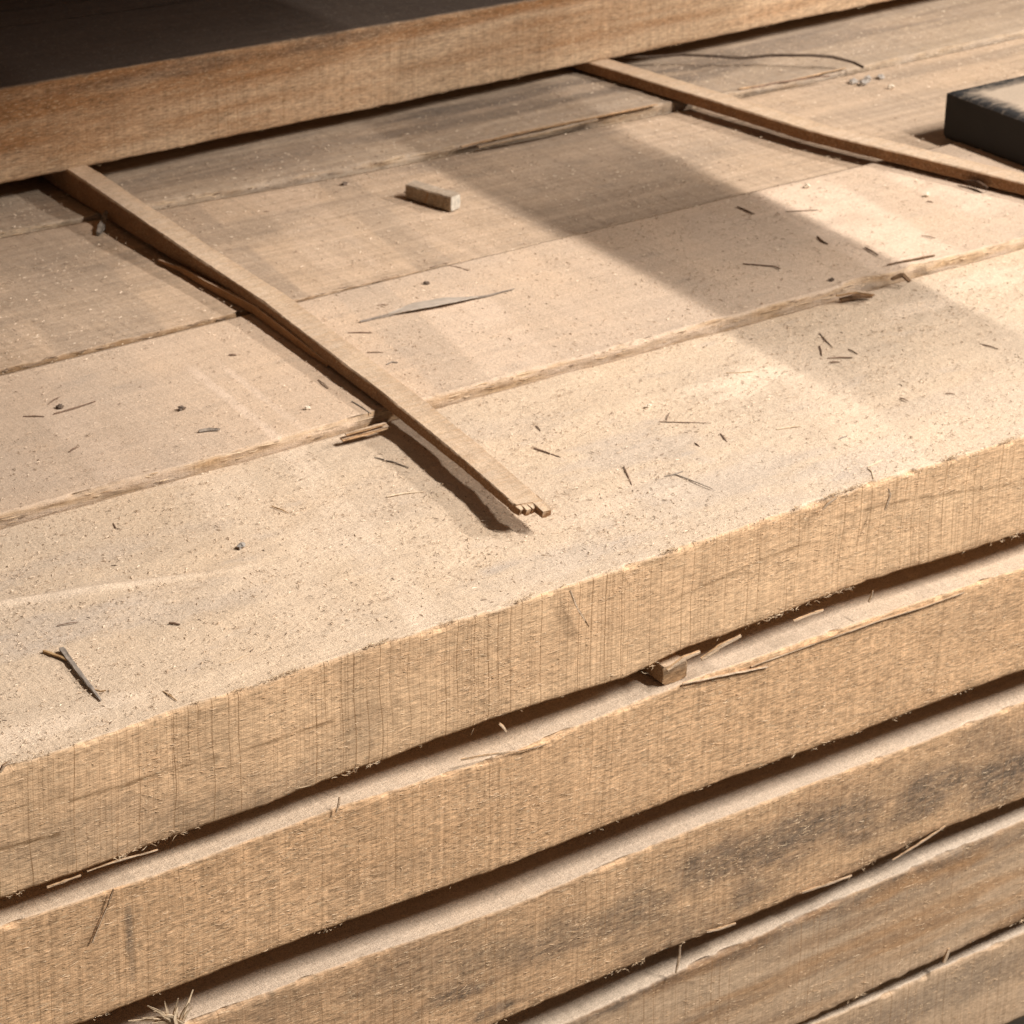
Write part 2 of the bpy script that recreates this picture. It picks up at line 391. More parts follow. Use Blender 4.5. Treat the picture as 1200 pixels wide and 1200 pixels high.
def strip(name, pts, wid, thk, mat, parent=None, origin=None, up=(0, 0, 1), rough=0.0, seed=0, seg=None, wear_shade=None, taper=(1, 1), col=(0, 0, 0, 0), smooth=False):
    """a slat or splinter of rectangular section along a polyline of centres; wid, thk number or per-point list"""
    pts = np.array(pts, float)
    L = np.concatenate([[0], np.cumsum(np.linalg.norm(np.diff(pts, axis=0), axis=1))])
    n = seg or max(2, len(pts)); s = np.linspace(0, L[-1], n)
    P = np.stack([np.interp(s, L, pts[:, k]) for k in range(3)], 1)
    wd = np.interp(s / L[-1], np.linspace(0, 1, len(wid)), wid) if hasattr(wid, '__len__') else np.full(n, wid)
    th = np.interp(s / L[-1], np.linspace(0, 1, len(thk)), thk) if hasattr(thk, '__len__') else np.full(n, thk)
    T = np.gradient(P, axis=0); T /= np.linalg.norm(T, axis=1, keepdims=True)
    S = np.cross(T, np.array(up, float)); S /= np.linalg.norm(S, axis=1, keepdims=True); N = np.cross(S, T)
    rs = np.random.RandomState(seed)
    # section with slightly broken corners: 12 points
    b = 0.10
    sec = [(-.5, -.5 + b), (-.5, 0), (-.5, .5 - b), (-.5 + b * .6, .5), (0, .5), (.5 - b * .6, .5), (.5, .5 - b), (.5, 0), (.5, -.5 + b), (.5 - b, -.5), (0, -.5), (-.5 + b, -.5)]
    k = len(sec); V = np.zeros((n, k, 3)); C_ = np.zeros((n, k, 4)); C_[:] = col
    for j, (a, c) in enumerate(sec):
        da = vn(s / 0.035, j * 1.7, seed + 3) * rough + vn(s / 0.003, j * 2.3, seed + 5) * rough * 0.8
        dc = vn(s / 0.045, j * 1.1, seed + 7) * rough + vn(s / 0.005, j * 3.3, seed + 9) * rough * 0.5
        V[:, j] = P + S * (a * wd + da)[:, None] + N * (c * th + dc)[:, None]
        if c >= .5: C_[:, j, 2] = col[2] * 0.35  # top kept lighter than the sides
        C_[:, j, 0] = (0.80 if a > -0.1 else 0.62) if (c >= .5) else col[0]
    i = np.arange(n - 1)[:, None]; j = np.arange(k)[None, :]
    F = np.stack([i * k + j, i * k + (j + 1) % k, (i + 1) * k + (j + 1) % k, (i + 1) * k + j], -1).reshape(-1, 4)
    caps = [np.arange(k)[::-1][None, :], (np.arange(k) + (n - 1) * k)[None, :]]
    org = origin if (origin is not None or parent) else P[0]
    return mesh_np(name, V.reshape(-1, 3), [F] + caps, mat, parent, C_.reshape(-1, 4), smooth=smooth, origin=org)

# ------------------------------------------------------------------ the floor of the shed below
def floor_mesh():
    V = [(-30, -30, -1.2), (30, -30, -1.2), (30, 30, -1.2), (-30, 30, -1.2)]
    t = NT('dusty_concrete'); vec = t.new('ShaderNodeTexCoord').outputs['Object']
    n = t.noise(vec, 3.0, 5, 0.6); t.l.new(t.mix(n, (0.16, 0.13, 0.10), (0.30, 0.24, 0.17)), t.b.inputs['Base Color']); t.b.inputs['Roughness'].default_value = 0.95
    o = mesh_np('floor', V, np.array([[0, 1, 2, 3]]), t.m, smooth=False); o['kind'] = 'structure'
floor_mesh()

def box_np(name, a, b, mat, kind=None, parent=None):
    V = np.array([[x, y, z] for x in (a[0], b[0]) for y in (a[1], b[1]) for z in (a[2], b[2])], float)
    F = np.array([[0, 1, 3, 2], [4, 6, 7, 5], [0, 4, 5, 1], [2, 3, 7, 6], [0, 2, 6, 4], [1, 5, 7, 3]])
    o = mesh_np(name, V, F, mat, parent, np.zeros((8, 4)), smooth=False, origin=None if parent else (0, 0, 0))
    if kind: o['kind'] = kind
    return o
# unseen blockers added above the stack, to keep the ceiling tubes off the upper course and throw the broad band of shade over the boards
_V = np.array([[x, (y if y > 1 else y - 0.045 + (x + 1.2) * 0.19), z] for x in (-1.2, 1.05) for y in (0.0, 1.7) for z in (0.52, 0.555)])
_F = np.array([[0, 1, 3, 2], [4, 6, 7, 5], [0, 4, 5, 1], [2, 3, 7, 6], [0, 2, 6, 4], [1, 5, 7, 3]])
_o = mesh_np('unseen_shade_panel', _V, _F, M_upper, None, np.zeros((8, 4)), smooth=False, origin=(0, 0, 0)); _o['kind'] = 'structure'
_V = np.array([[x + (y - 0.17) * 0.09, y, z] for x in (0.7430, 0.8730) for y in (-0.15, 0.165) for z in (0.56, 0.60)])
_o = mesh_np('unseen_shade_bar', _V, np.array([[0, 1, 3, 2], [4, 6, 7, 5], [0, 4, 5, 1], [2, 3, 7, 6], [0, 2, 6, 4], [1, 5, 7, 3]]), M_upper, None, np.zeros((8, 4)), smooth=False, origin=(0, 0, 0)); _o['kind'] = 'structure'  # added out of view to cast the band of shade

# ------------------------------------------------------------------ stains read off the sawn fronts
def front_xz(u, v, y=0.0):
    r = RC @ np.array([u - 600.0, v - 600.0, FPX]); s = (y - CP[1]) / r[1]; p = CP + s * r
    return p[0], p[2]
def blobs(w, ch, X, Z, lst, seed=3):
    """lst of (x, z, rx, rz, amount): soft irregular stains"""
    wob = fbm(X / 0.03, Z / 0.012, seed, 3) * 0.9
    for (x, z, rx, rz, a) in lst:
        d = np.sqrt(((X - x) / rx) ** 2 + ((Z - z) / rz) ** 2) + wob * 0.55
        w[..., ch] = np.maximum(w[..., ch], a * ss(1.15, 0.35, d))

def prof(pts, extra=0.0):
    q = np.array([front_xz(u, v) for u, v in pts]); return lambda x: np.interp(x, q[:, 0], q[:, 1]) + extra
def check(w, X, Z, pts, wd, a, top):
    q = np.array([front_xz(u, v) for u, v in pts]); zl = np.interp(X, q[:, 0], q[:, 1]) + fbm(X / 0.01, 0.2, 3, 2) * 0.0004
    m = (X > q[0, 0]) & (X < q[-1, 0]); g = np.clip(1.4 - np.abs(Z - zl) / wd, 0, 1) * m * (1 - top) * np.clip(0.75 + fbm(X / 0.02, 0.6, 9, 2), 0, 1)
    w[..., 3] = np.maximum(w[..., 3], a * g)
VIS1 = (-0.36, 0.60)
# ---- topmost front slab
F1 = np.array([at(u, v, 0.0) for u, v in [(0, 903), (80, 878), (200, 835), (307, 803), (400, 770), (533, 730), (600, 710), (667, 687), (800, 643), (923, 602), (1013, 570), (1160, 525), (1200, 512)]])
def f1_y(x): return np.interp(x, F1[:, 0], F1[:, 1]) + fbm(x / 0.05, 0.5, 11, 2) * 0.0008
z1b = prof([(0, 1055), (200, 987), (400, 915), (600, 838), (740, 798), (800, 768), (1000, 697), (1200, 632)])
def b1_y(x): return 0.2795 + fbm(x / 0.2, 0.5, 12, 2) * 0.0035
def f1_top(X, Y):
    r = at(0, 708); r2 = at(400, 650)
    yl = r[1] + (r2[1] - r[1]) * (X - r[0]) / (r2[0] - r[0])
    s = 0.0020 * np.exp(-((Y - yl) / 0.004) ** 2) * ss(r2[0] + 0.02, r2[0] - 0.15, X) * ss(0.0, 0.5, 1 + fbm(X / 0.05, 0.1, 5, 2))
    heap = 0.0016 * np.clip(fbm(X / 0.05, Y / 0.03, 77, 3), 0, 1)
    return s + heap
def wear1(w, X, Y, Z, top):
    blobs(w, 1, X, Z, [(*front_xz(230, 960), 0.12, 0.018, 0.40), (*front_xz(60, 990), 0.08, 0.02, 0.35), (*front_xz(430, 860), 0.02, 0.03, 0.25)], 5)
    w[..., 1] *= (1 - top)
    g = np.zeros(X.shape)
    for (u, v, rx, ry, a) in [(60, 740, 0.10, 0.022, 0.75), (200, 720, 0.08, 0.02, 0.5), (740, 530, 0.07, 0.035, 0.65), (840, 570, 0.10, 0.03, 0.65), (1000, 545, 0.10, 0.03, 0.6), (1130, 470, 0.10, 0.04, 0.35),
                              (640, 665, 0.09, 0.02, 0.5), (420, 600, 0.09, 0.04, 0.25), (130, 650, 0.08, 0.02, 0.45), (600, 500, 0.05, 0.03, 0.3)]:
        p = at(u, v); d = np.sqrt(((X - p[0]) / rx) ** 2 + ((Y - p[1]) / ry) ** 2) + fbm(X / 0.04, Y / 0.012, 91, 3) * 0.8
        g = np.maximum(g, a * ss(1.2, 0.2, d))
    w[..., 1] += g * top * 0.8
    check(w, X, Z, [(0, 997), (72, 978)], 0.0012, 1.2, top)
    check(w, X, Z, [(80, 940), (145, 924), (230, 899), (400, 848)], 0.0012, 1.3, top)
    check(w, X, Z, [(0, 954), (76, 934)], 0.0009, 0.6, top)
    check(w, X, Z, [(420, 990), (560, 940)], 0.0010, 0.5, top)
    check(w, X, Z, [(990, 612), (1080, 590), (1160, 578), (1200, 570)], 0.0010, 0.8, top)
    check(w, X, Z, [(800, 705), (900, 660), (960, 640)], 0.0010, 0.7, top)
    b = np.zeros(X.shape); r = at(0, 708); r2 = at(400, 650)
    yl = r[1] + (r2[1] - r[1]) * (X - r[0]) / (r2[0] - r[0])
    b = np.maximum(b, 0.9 * np.exp(-((Y - yl) / 0.005) ** 2) * ss(r2[0] + 0.03, r2[0] - 0.15, X))
    for (u, v, rx, ry, a) in [(870, 450, .05, .02, .8), (1080, 360, .06, .02, .8), (1150, 330, .05, .02, .7), (60, 850, .07, .012, .8), (380, 640, .05, .03, .5), (250, 690, .10, .012, .4), (700, 600, .1, .02, .3), (560, 640, .05, .03, .4)]:
        p = at(u, v); d = np.sqrt(((X - p[0]) / rx) ** 2 + ((Y - p[1]) / ry) ** 2) + fbm(X / 0.03, Y / 0.012, 97, 3) * 0.9
        b = np.maximum(b, a * ss(1.2, 0.2, d))
    for (p0, p1, wd, a) in [((335, 520), (470, 690), 0.016, 0.6), ((250, 560), (350, 700), 0.03, 0.35), ((900, 400), (1050, 540), 0.03, 0.35)]:
        A2, B2 = at(*p0), at(*p1); xl = A2[0] + (B2[0] - A2[0]) * (Y - A2[1]) / (B2[1] - A2[1])
        b = np.maximum(b, a * ss(wd, wd * 0.6, np.abs(X - xl)) * np.clip(0.8 + 0.6 * fbm(X / 0.02, Y / 0.02, 4, 2), 0, 1))
    w[..., 2] = np.where(top > 0, b, 0)
    lipl = ss(0.0045, 0.0005, Y - f1_y(X)) * np.clip(0.5 + 1.2 * fbm(X / 0.02, 0.4, 55, 3), 0, 1)
    w[..., 2] = np.where(top > 0, np.maximum(w[..., 2], lipl), w[..., 2])
t1 = empty('sawn_slab', (0.1, 0.14, -0.083), 'thick pale sawn slab at the front, topmost of the stack, its top under sawdust', 'slab', 'thick sawn slabs of the stack front')
s1 = slab('timber', -0.75, 1.7, f1_y, b1_y, z1b, 0.0, 101, M_front, t1, (-0.36, 0.98), stepx=0.0012, step_top=0.0021, groove=0, saw_amp=0.00012, wear_shade=wear1, topfn=f1_top, rag_t=0.0017)
face_fibres(t1, lambda x: f1_y(x), z1b, 0.0, -0.34, 0.56, 9500, 5, lift=0.0004)
edge_fuzz(t1, f1_y, z1b, -0.34, 0.56, 1000, 6)
edge_fuzz(t1, f1_y, 0.0010, -0.34, 0.56, 5000, 7, down=False, lmax=0.004, name='upper_edge_fibres')

# ---- lower slabs
def mk(fseed, base, amp=0.0025): return lambda x: base + fbm(x / 0.3, 0.5, fseed, 2) * amp
f2_y, f3_y, f4_y, f5_y = mk(21, 0.0005, 0.0022), mk(22, 0.001, 0.002), mk(23, 0.002, 0.003), mk(24, 0.003, 0.003)
xa2, xb2 = -0.32, 0.51
z2 = prof([(0, 1088), (200, 1020), (400, 947), (600, 883), (800, 803), (1000, 733), (1200, 667)])
z2b = prof([(100, 1198), (400, 1083), (600, 1013), (800, 933), (1000, 861), (1160, 800), (1200, 786)])
z3 = prof([(250, 1190), (400, 1133), (600, 1063), (800, 978), (1000, 902), (1200, 825)])
z3b = prof([(580, 1200), (800, 1107), (1000, 1025), (1100, 975), (1200, 938)])
z4 = prof([(690, 1193), (800, 1140), (1000, 1050), (1200, 965)])
z4b = prof([(940, 1200), (1060, 1145), (1200, 1080)])
z5 = prof([(960, 1203), (1060, 1162), (1200, 1098)])
def wear2(w, X, Y, Z, top):
    blobs(w, 1, X, Z, [(*front_xz(152, 1090), 0.004, 0.022, 0.8), (*front_xz(155, 1130), 0.003, 0.02, 0.5), (*front_xz(470, 1020), 0.05, 0.015, 0.18), (*front_xz(1150, 720), 0.06, 0.02, 0.15)], 6)
    w[..., 1] *= (1 - top)
def wear3(w, X, Y, Z, top):
    L = [(740, 1070, .05, .016, .75), (660, 1100, .05, .015, .65), (850, 1010, .07, .018, .8), (930, 985, .07, .018, .9), (1000, 960, .07, .018, .85), (1090, 930, .07, .018, .9), (1180, 905, .06, .022, .95), (880, 1040, .03, .02, .75),
         (560, 1130, .05, .015, .55), (480, 1140, .06, .02, .45), (540, 1165, .04, .007, .9), (590, 1180, .03, .004, .9), (1050, 1000, .05, .01, .4), (300, 1190, .1, .01, .3), (640, 1010, .04, .012, .35), (1160, 870, .05, .015, .5)]
    blobs(w, 1, X, Z, [(*front_xz(u, v), a, b * 1.4, c * 0.9) for u, v, a, b, c in L], 7)
    w[..., 1] = np.maximum(w[..., 1], 0.45 * ss(0.0, 0.6, fbm(X / 0.10, Z / 0.02, 58, 3)) * ss(-0.1, 0.15, X))
    w[..., 1] *= (1 - top)
def wear4(w, X, Y, Z, top):
    L = [(900, 1100, .14, .014, .6), (760, 1160, .10, .012, .7), (1100, 1010, .10, .012, .6), (700, 1190, .08, .01, .7), (1190, 985, .05, .01, .5)]
    blobs(w, 1, X, Z, [(*front_xz(u, v), a, b, c) for u, v, a, b, c in L], 8)
    L = [(900, 1090, .15, .010, .85), (820, 1130, .12, .012, .8), (1080, 1030, .10, .012, .7), (1000, 1085, .08, .008, .4)]
    blobs(w, 2, X, Z, [(*front_xz(u, v), a, b, c) for u, v, a, b, c in L], 9)
    w[..., 1] = np.maximum(w[..., 1], 0.35 * ss(0.05, 0.6, fbm((X + Z) / 0.16, (Z - X * 0.02) / 0.009, 57, 3)))
    w[..., 2] = np.maximum(w[..., 2], 0.6 * ss(0.0, 0.6, fbm(X / 0.14, (Z - X * 0.02) / 0.011, 59, 3)))
    w[..., 1] *= (1 - top); w[..., 2] *= (1 - top)
SL = 'thick sawn slabs of the stack front'
t2 = empty('sawn_slab', (0.1, 0.2, -0.186), 'tan rough-sawn slab, second from the top, with a split sliver on its upper edge', 'slab', SL)
slab('timber', -0.75, 1.7, f2_y, 0.285, z2b, z2, 202, M_mid, t2, (-0.36, 0.58), top_dense=0.06, groove=0, wear_shade=wear2, rag_b=0.0009, rag_t=0.0011, saw_amp=0.00022, lip=0.0006)
face_fibres(t2, f2_y, z2b, z2, -0.34, 0.54, 7000, 15)
edge_fuzz(t2, f2_y, z2b, -0.34, 0.54, 500, 16, lmax=0.004)
edge_fuzz(t2, f2_y, z2, -0.34, 0.54, 150, 17, lmax=0.004, name='upper_edge_fibres')
t3 = empty('sawn_slab', (0.1, 0.2, -0.308), 'brown sawn slab with dark grey blotches on its front, third from the top', 'slab', SL)
slab('timber', -0.75, 1.7, f3_y, 0.285, z3b, z3, 303, M_low, t3, (-0.30, 0.58), top_dense=0.06, groove=0, wear_shade=wear3, rag_b=0.0013, rag_t=0.0011, saw_amp=0.00025, lip=0.0005)
face_fibres(t3, f3_y, z3b, z3, -0.25, 0.54, 5500, 25)
edge_fuzz(t3, f3_y, z3b, -0.1, 0.54, 700, 26)
t4 = empty('sawn_slab', (0.3, 0.2, -0.412), 'streaky orange and grey slab at lower right, fourth from the top', 'slab', SL)
slab('timber', -0.75, 1.7, f4_y, 0.285, z4b, z4, 404, M_lowest, t4, (0.05, 0.60), top_dense=0.06, groove=0.0, wear_shade=wear4, rag_b=0.0018, rag_t=0.0012, saw_amp=0.00012)
face_fibres(t4, f4_y, z4b, z4, 0.08, 0.56, 2500, 35)
edge_fuzz(t4, f4_y, z4b, 0.2, 0.56, 700, 36)
t5 = empty('sawn_slab', (0.4, 0.2, -0.50), 'grey-brown slab just showing in the lower right corner, lowest in view', 'slab', SL)
slab('timber', -0.75, 1.7, f5_y, 0.285, -0.505, z5, 505, M_lowest, t5, (0.25, 0.60), top_dense=0.05, groove=0, rag_t=0.0018,
     wear_shade=lambda w, X, Y, Z, top: blobs(w, 1, X, Z, [(0.45, -0.45, 0.2, 0.02, 0.5)], 4))
face_fibres(t5, f5_y, -0.50, z5, 0.25, 0.56, 1200, 45)

# ---- boards of the top course behind the front slab
def deck_wear_shade(kind):
    def f(w, X, Y, Z, top):
        # paler and darker bands across the boards: old sticker prints, partly painted shade
        for (xc, wd, a) in kind.get('bands', []):
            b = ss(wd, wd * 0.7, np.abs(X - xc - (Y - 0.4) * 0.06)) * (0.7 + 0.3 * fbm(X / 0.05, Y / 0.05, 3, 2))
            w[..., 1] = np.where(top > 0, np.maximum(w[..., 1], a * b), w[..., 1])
        for (p0, p1, wd, a) in kind.get('pale', []):
            A_, B2 = at(*p0, 0.008), at(*p1, 0.008)
            xl = A_[0] + (B2[0] - A_[0]) * (Y - A_[1]) / (B2[1] - A_[1])
            e = ss(wd, wd * 0.75, np.abs(X - xl)) * ss(min(A_[1], B2[1]) - 0.01, min(A_[1], B2[1]) + 0.02, Y) * ss(max(A_[1], B2[1]) + 0.01, max(A_[1], B2[1]) - 0.02, Y)
            e = e * np.clip(0.8 + 0.6 * fbm(X / 0.02, Y / 0.02, 4, 2), 0, 1)
            w[..., 2] = np.where(top > 0, np.maximum(w[..., 2], a * e), w[..., 2])
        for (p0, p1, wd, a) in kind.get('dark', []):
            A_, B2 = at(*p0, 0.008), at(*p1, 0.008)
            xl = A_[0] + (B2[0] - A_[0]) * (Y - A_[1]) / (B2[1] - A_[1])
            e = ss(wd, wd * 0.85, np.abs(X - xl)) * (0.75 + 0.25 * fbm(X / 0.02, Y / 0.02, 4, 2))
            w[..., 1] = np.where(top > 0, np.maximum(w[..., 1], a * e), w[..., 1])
        if kind.get('seam'): w[..., 3] = np.maximum(w[..., 3], (1 - top) * (Y < kind['seam'] + 0.02) * 1.0)  # front riser coloured dark to stand for the shadowed gap at the seam
        # torn front riser: patches of dust and dark open fibre
        if kind.get('riser'):
            fr = (1 - top) * (Y < kind['riser'] + 0.02) * (Z > -0.01)
            w[..., 0] = np.maximum(w[..., 0], fr * np.clip(0.55 + 1.1 * fbm(X / 0.03, Z / 0.004, 31, 3), 0, 1))
            w[..., 3] = np.maximum(w[..., 3], fr * kind.get('rdark', 0.8) * ss(0.10, 0.45, fbm(X / 0.025, Z / 0.0012, 37, 3)))
        g = np.zeros(X.shape)
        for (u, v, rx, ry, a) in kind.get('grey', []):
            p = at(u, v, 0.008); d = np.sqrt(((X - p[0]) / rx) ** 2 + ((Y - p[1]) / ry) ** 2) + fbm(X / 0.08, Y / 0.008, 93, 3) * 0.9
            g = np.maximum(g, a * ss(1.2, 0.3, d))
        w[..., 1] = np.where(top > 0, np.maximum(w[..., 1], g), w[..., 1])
        w[..., 0] = np.where(top > 0, w[..., 0] * kind.get('dust', 1.0), w[..., 0])
    return f
def cross_marks(seed, amp=0.00022):
    def f(X, Y):
        m = fbm((X + (Y - 0.4) * 0.06) / 0.004, 0.3, seed, 3) * amp * ss(-0.1, 0.4, fbm(X / 0.15, Y / 0.1, seed + 2, 2))
        return m
    return f
DG = 'sawn boards of the top course'
t6 = empty('sawn_board', (0.3, 0.385, -0.075), 'pale board right behind the front slab, standing slightly proud with a torn front edge', 'board', DG)
f6_y = mk(61, 0.2825, 0.002)
slab('timber', -0.75, 1.9, lambda x: f6_y(x) + 0.006 * np.exp(-((x - 0.60) / 0.018) ** 2) + 0.004 * np.exp(-((x - 0.66) / 0.010) ** 2), 0.489, -0.0745, lambda x: 0.0074 + fbm(x / 0.2, .2, 62, 2) * 0.0008 + fbm(x / 0.03, .2, 64, 2) * 0.0004, 606, M_deck, t6, (-0.22, 1.15), stepx=0.0022, stepz=0.002, step_top=0.0026, groove=0, rag_t=0.0022, top_amp=0.0004,
     wear_shade=deck_wear_shade({'riser': 0.2825, 'rdark': 0.9, 'pale': [((222, 430), (335, 520), 0.0045, 1.0), ((250, 420), (360, 505), 0.0035, 0.8), ((520, 340), (620, 440), 0.035, 0.6), ((920, 215), (1100, 320), 0.05, 0.9), ((1080, 190), (1200, 240), 0.06, 0.7), ((60, 470), (150, 560), 0.02, 0.4)], 'dark': [((410, 330), (545, 450), 0.024, 0.45), ((700, 290), (830, 390), 0.06, 0.2), ((130, 440), (230, 530), 0.03, 0.3)], 'grey': [(120, 500, .12, .05, .25), (620, 420, .08, .05, .2), (40, 560, .08, .03, .2)]}), topfn=cross_marks(63))
edge_fuzz(t6, f6_y, 0.008, -0.18, 0.95, 260, 66, lmax=0.006)
t7 = empty('sawn_board', (0.4, 0.6, -0.075), 'third board from the front, half in shade, with the short offcut lying on it', 'board', DG)
z7 = lambda x: np.interp(x, [-0.05, 0.16, 0.30, 0.9, 1.4], [0.0092, 0.0088, 0.0062, 0.0022, 0.0020])
slab('timber', -0.75, 2.0, lambda x: 0.4925 + fbm(x / 0.2, .5, 71, 2) * 0.001, lambda x: np.interp(x, [0.09, 0.4, 0.77, 1.2], [0.733, 0.714, 0.700, 0.698]), -0.0745, z7, 707, M_deck3, t7, (-0.08, 1.30), stepx=0.0026, stepz=0.003, step_top=0.0028, groove=0.0, top_amp=0.0005,
     wear_shade=deck_wear_shade({'dust': 0.95, 'seam': 0.4925, 'dark': [((190, 245), (300, 340), 0.035, 0.65), ((400, 215), (500, 300), 0.018, 0.45), ((600, 170), (760, 250), 0.10, 0.65), ((40, 290), (130, 400), 0.05, 0.5)], 'pale': [((320, 215), (420, 320), 0.03, 0.6), ((480, 240), (580, 320), 0.03, 0.4)], 'grey': [(60, 300, .10, .03, .55), (30, 360, .12, .04, .4), (260, 280, .12, .03, .5), (420, 240, .1, .02, .3), (640, 160, .15, .02, .75), (760, 190, .12, .03, .45), (600, 200, .1, .02, .5), (1080, 110, .2, .02, .35), (1150, 60, .2, .015, .6), (330, 250, .1, .02, .4)]}), topfn=cross_marks(73, 0.0004))  # widest dark band adds painted shade to the board's own grey
t8 = empty('sawn_board', (0.5, 0.85, -0.075), 'weathered grey-brown board with streaky grain, running in under the upper slab', 'board', DG)
f8_y = lambda x: np.interp(x, [0.09, 0.4, 0.77, 1.2], [0.7375, 0.7185, 0.7045, 0.7025]) + fbm(x / 0.05, .5, 81, 3) * 0.0022
slab('timber', -0.75, 2.2, f8_y, 0.95, -0.0745, lambda x: np.interp(x, [0.1, 0.75, 0.85, 1.3], [0.0112, 0.0108, 0.0062, 0.0062]) + fbm(x / 0.1, .2, 82, 3) * 0.0010, 808, M_deckb, t8, (0.0, 1.45), stepx=0.0026, stepz=0.002, step_top=0.0028, groove=0.0, rag_t=0.0022, top_amp=0.0012,
     wear_shade=deck_wear_shade({'dust': 0.8, 'riser': 0.73, 'rdark': 0.6, 'grey': [(640, 110, .25, .02, .9), (560, 140, .2, .015, .7), (760, 100, .1, .02, .7), (900, 50, .2, .02, .6), (1000, 40, .2, .015, .6), (850, 70, .1, .02, .7), (300, 190, .2, .03, .5), (1150, 10, .2, .03, .4)]}))
edge_fuzz(t8, f8_y, 0.0115, 0.05, 1.2, 220, 86, lmax=0.012)
t9 = empty('sawn_board', (0.5, 1.1, -0.075), 'board of the top course in the dark at the back, under the upper slabs', 'board', DG)
slab('timber', -0.75, 2.3, 0.954, 1.30, -0.0745, 0.0105, 909, M_deckb, t9, (0.0, 0.1), stepx=0.02, stepz=0.02, step_top=0.02, groove=0.0)

def riser_fibres(parent, fy, z0, z1, xa, xb, n, seed, mat, name, lmax=0.022):
    rs = np.random.RandomState(seed); x = rs.uniform(xa, xb, n); m = n
    y = fy(x) - rs.uniform(-0.0003, 0.0010, m); z = rs.uniform(0, 1, m) * (z1 - z0) + z0
    d = np.stack([np.ones(m), rs.normal(0, 0.03, m), rs.normal(0, 0.05, m)], 1)
    ln = 0.004 + (lmax - 0.004) * rs.uniform(0, 1, m) ** 2; be = np.stack([np.zeros(m), -rs.uniform(0, 0.0008, m), rs.normal(0, 0.0005, m)], 1)
    return needles(name, np.stack([x, y, z], 1), d, ln, rs.uniform(0.0003, 0.0009, m), mat, parent, up=(0, -1, 0), bend=be, tone=rs.uniform(0, 1, m), seed=seed, flat=0.5)
riser_fibres(t6, f6_y, 0.0005, 0.0080, -0.2, 0.95, 110, 601, M_fibre, 'torn_fibres')
riser_fibres(t6, f6_y, 0.0010, 0.0078, -0.2, 0.95, 45, 602, M_crumb_d, 'dark_fibres', 0.014)
riser_fibres(t7, lambda x: 0.4925 + 0 * x, 0.0075, 0.0098, -0.05, 0.35, 60, 603, M_crumb_d, 'dark_fibres', 0.02)
riser_fibres(t8, f8_y, 0.0075, 0.0120, 0.05, 0.80, 50, 604, M_fibre, 'torn_fibres', 0.03)
riser_fibres(t8, f8_y, 0.0065, 0.0105, 0.05, 0.80, 30, 605, M_crumb_d, 'dark_fibres', 0.02)

# ---- upper course
UG = 'slabs of the upper course'
def wear_shadeU(w, X, Y, Z, top):
    f = 1 - top
    hz = (Z - 0.030) / 0.080
    w[..., 2] = f * np.clip(0.30 + 0.85 * fbm(X / 0.12, Z / 0.008, 51, 3) + 0.55 * (hz - 0.4) + 0.5 * ss(0.32, 0.10, X - hz * 0.06), 0, 1)  # darkening upward and to the left is shade painted onto the front
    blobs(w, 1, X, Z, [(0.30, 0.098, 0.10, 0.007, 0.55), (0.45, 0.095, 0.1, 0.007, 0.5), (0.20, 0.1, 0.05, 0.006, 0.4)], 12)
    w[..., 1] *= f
    for (x, z, r) in [(0.168, 0.1035, 0.0024), (0.2165, 0.0985, 0.0018), (0.2660, 0.0700, 0.0018), (0.2220, 0.1020, 0.0014), (0.40, 0.052, 0.0014), (0.33, 0.078, 0.001)]:
        w[..., 3] = np.maximum(w[..., 3], f * 0.9 * ss(1.2, 0.5, np.sqrt((X - x) ** 2 + (Z - z) ** 2) / r))
    w[..., 0] = np.maximum(w[..., 0] * 1.0, 0)
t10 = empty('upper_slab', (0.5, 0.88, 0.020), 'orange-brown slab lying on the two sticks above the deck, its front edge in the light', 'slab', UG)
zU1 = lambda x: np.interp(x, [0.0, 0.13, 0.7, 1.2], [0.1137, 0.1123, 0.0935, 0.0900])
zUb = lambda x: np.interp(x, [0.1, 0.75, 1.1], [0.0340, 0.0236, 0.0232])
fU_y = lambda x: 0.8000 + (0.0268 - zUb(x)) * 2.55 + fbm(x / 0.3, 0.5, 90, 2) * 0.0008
slab('timber', -0.6, 2.2, fU_y, 0.9405, zUb, zU1, 1010, M_upper, t10, (0.05, 1.25), stepx=0.0022, stepz=0.0018, step_top=0.004, groove=0.0, rag_b=0.0008, rag_t=0.0015, saw_amp=0.0001, wear_shade=wear_shadeU)
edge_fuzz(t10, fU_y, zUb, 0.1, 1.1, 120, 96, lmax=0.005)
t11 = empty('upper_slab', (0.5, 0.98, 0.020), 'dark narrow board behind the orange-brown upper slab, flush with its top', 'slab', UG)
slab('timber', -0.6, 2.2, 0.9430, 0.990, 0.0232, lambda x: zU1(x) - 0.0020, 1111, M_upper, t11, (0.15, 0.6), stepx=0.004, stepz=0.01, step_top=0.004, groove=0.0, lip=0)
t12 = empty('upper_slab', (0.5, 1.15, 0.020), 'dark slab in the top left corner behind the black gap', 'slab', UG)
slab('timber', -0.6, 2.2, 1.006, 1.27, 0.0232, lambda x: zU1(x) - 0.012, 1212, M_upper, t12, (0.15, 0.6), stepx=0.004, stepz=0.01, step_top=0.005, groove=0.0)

# ------------------------------------------------------------------ sticks between the courses
ST = 'thin sticks laid across the boards'
k1 = empty('stick', (0.17, 0.45, 0.008), 'thin stick on the left, split along its side, its broken end overhanging the front slab', 'stick', ST)
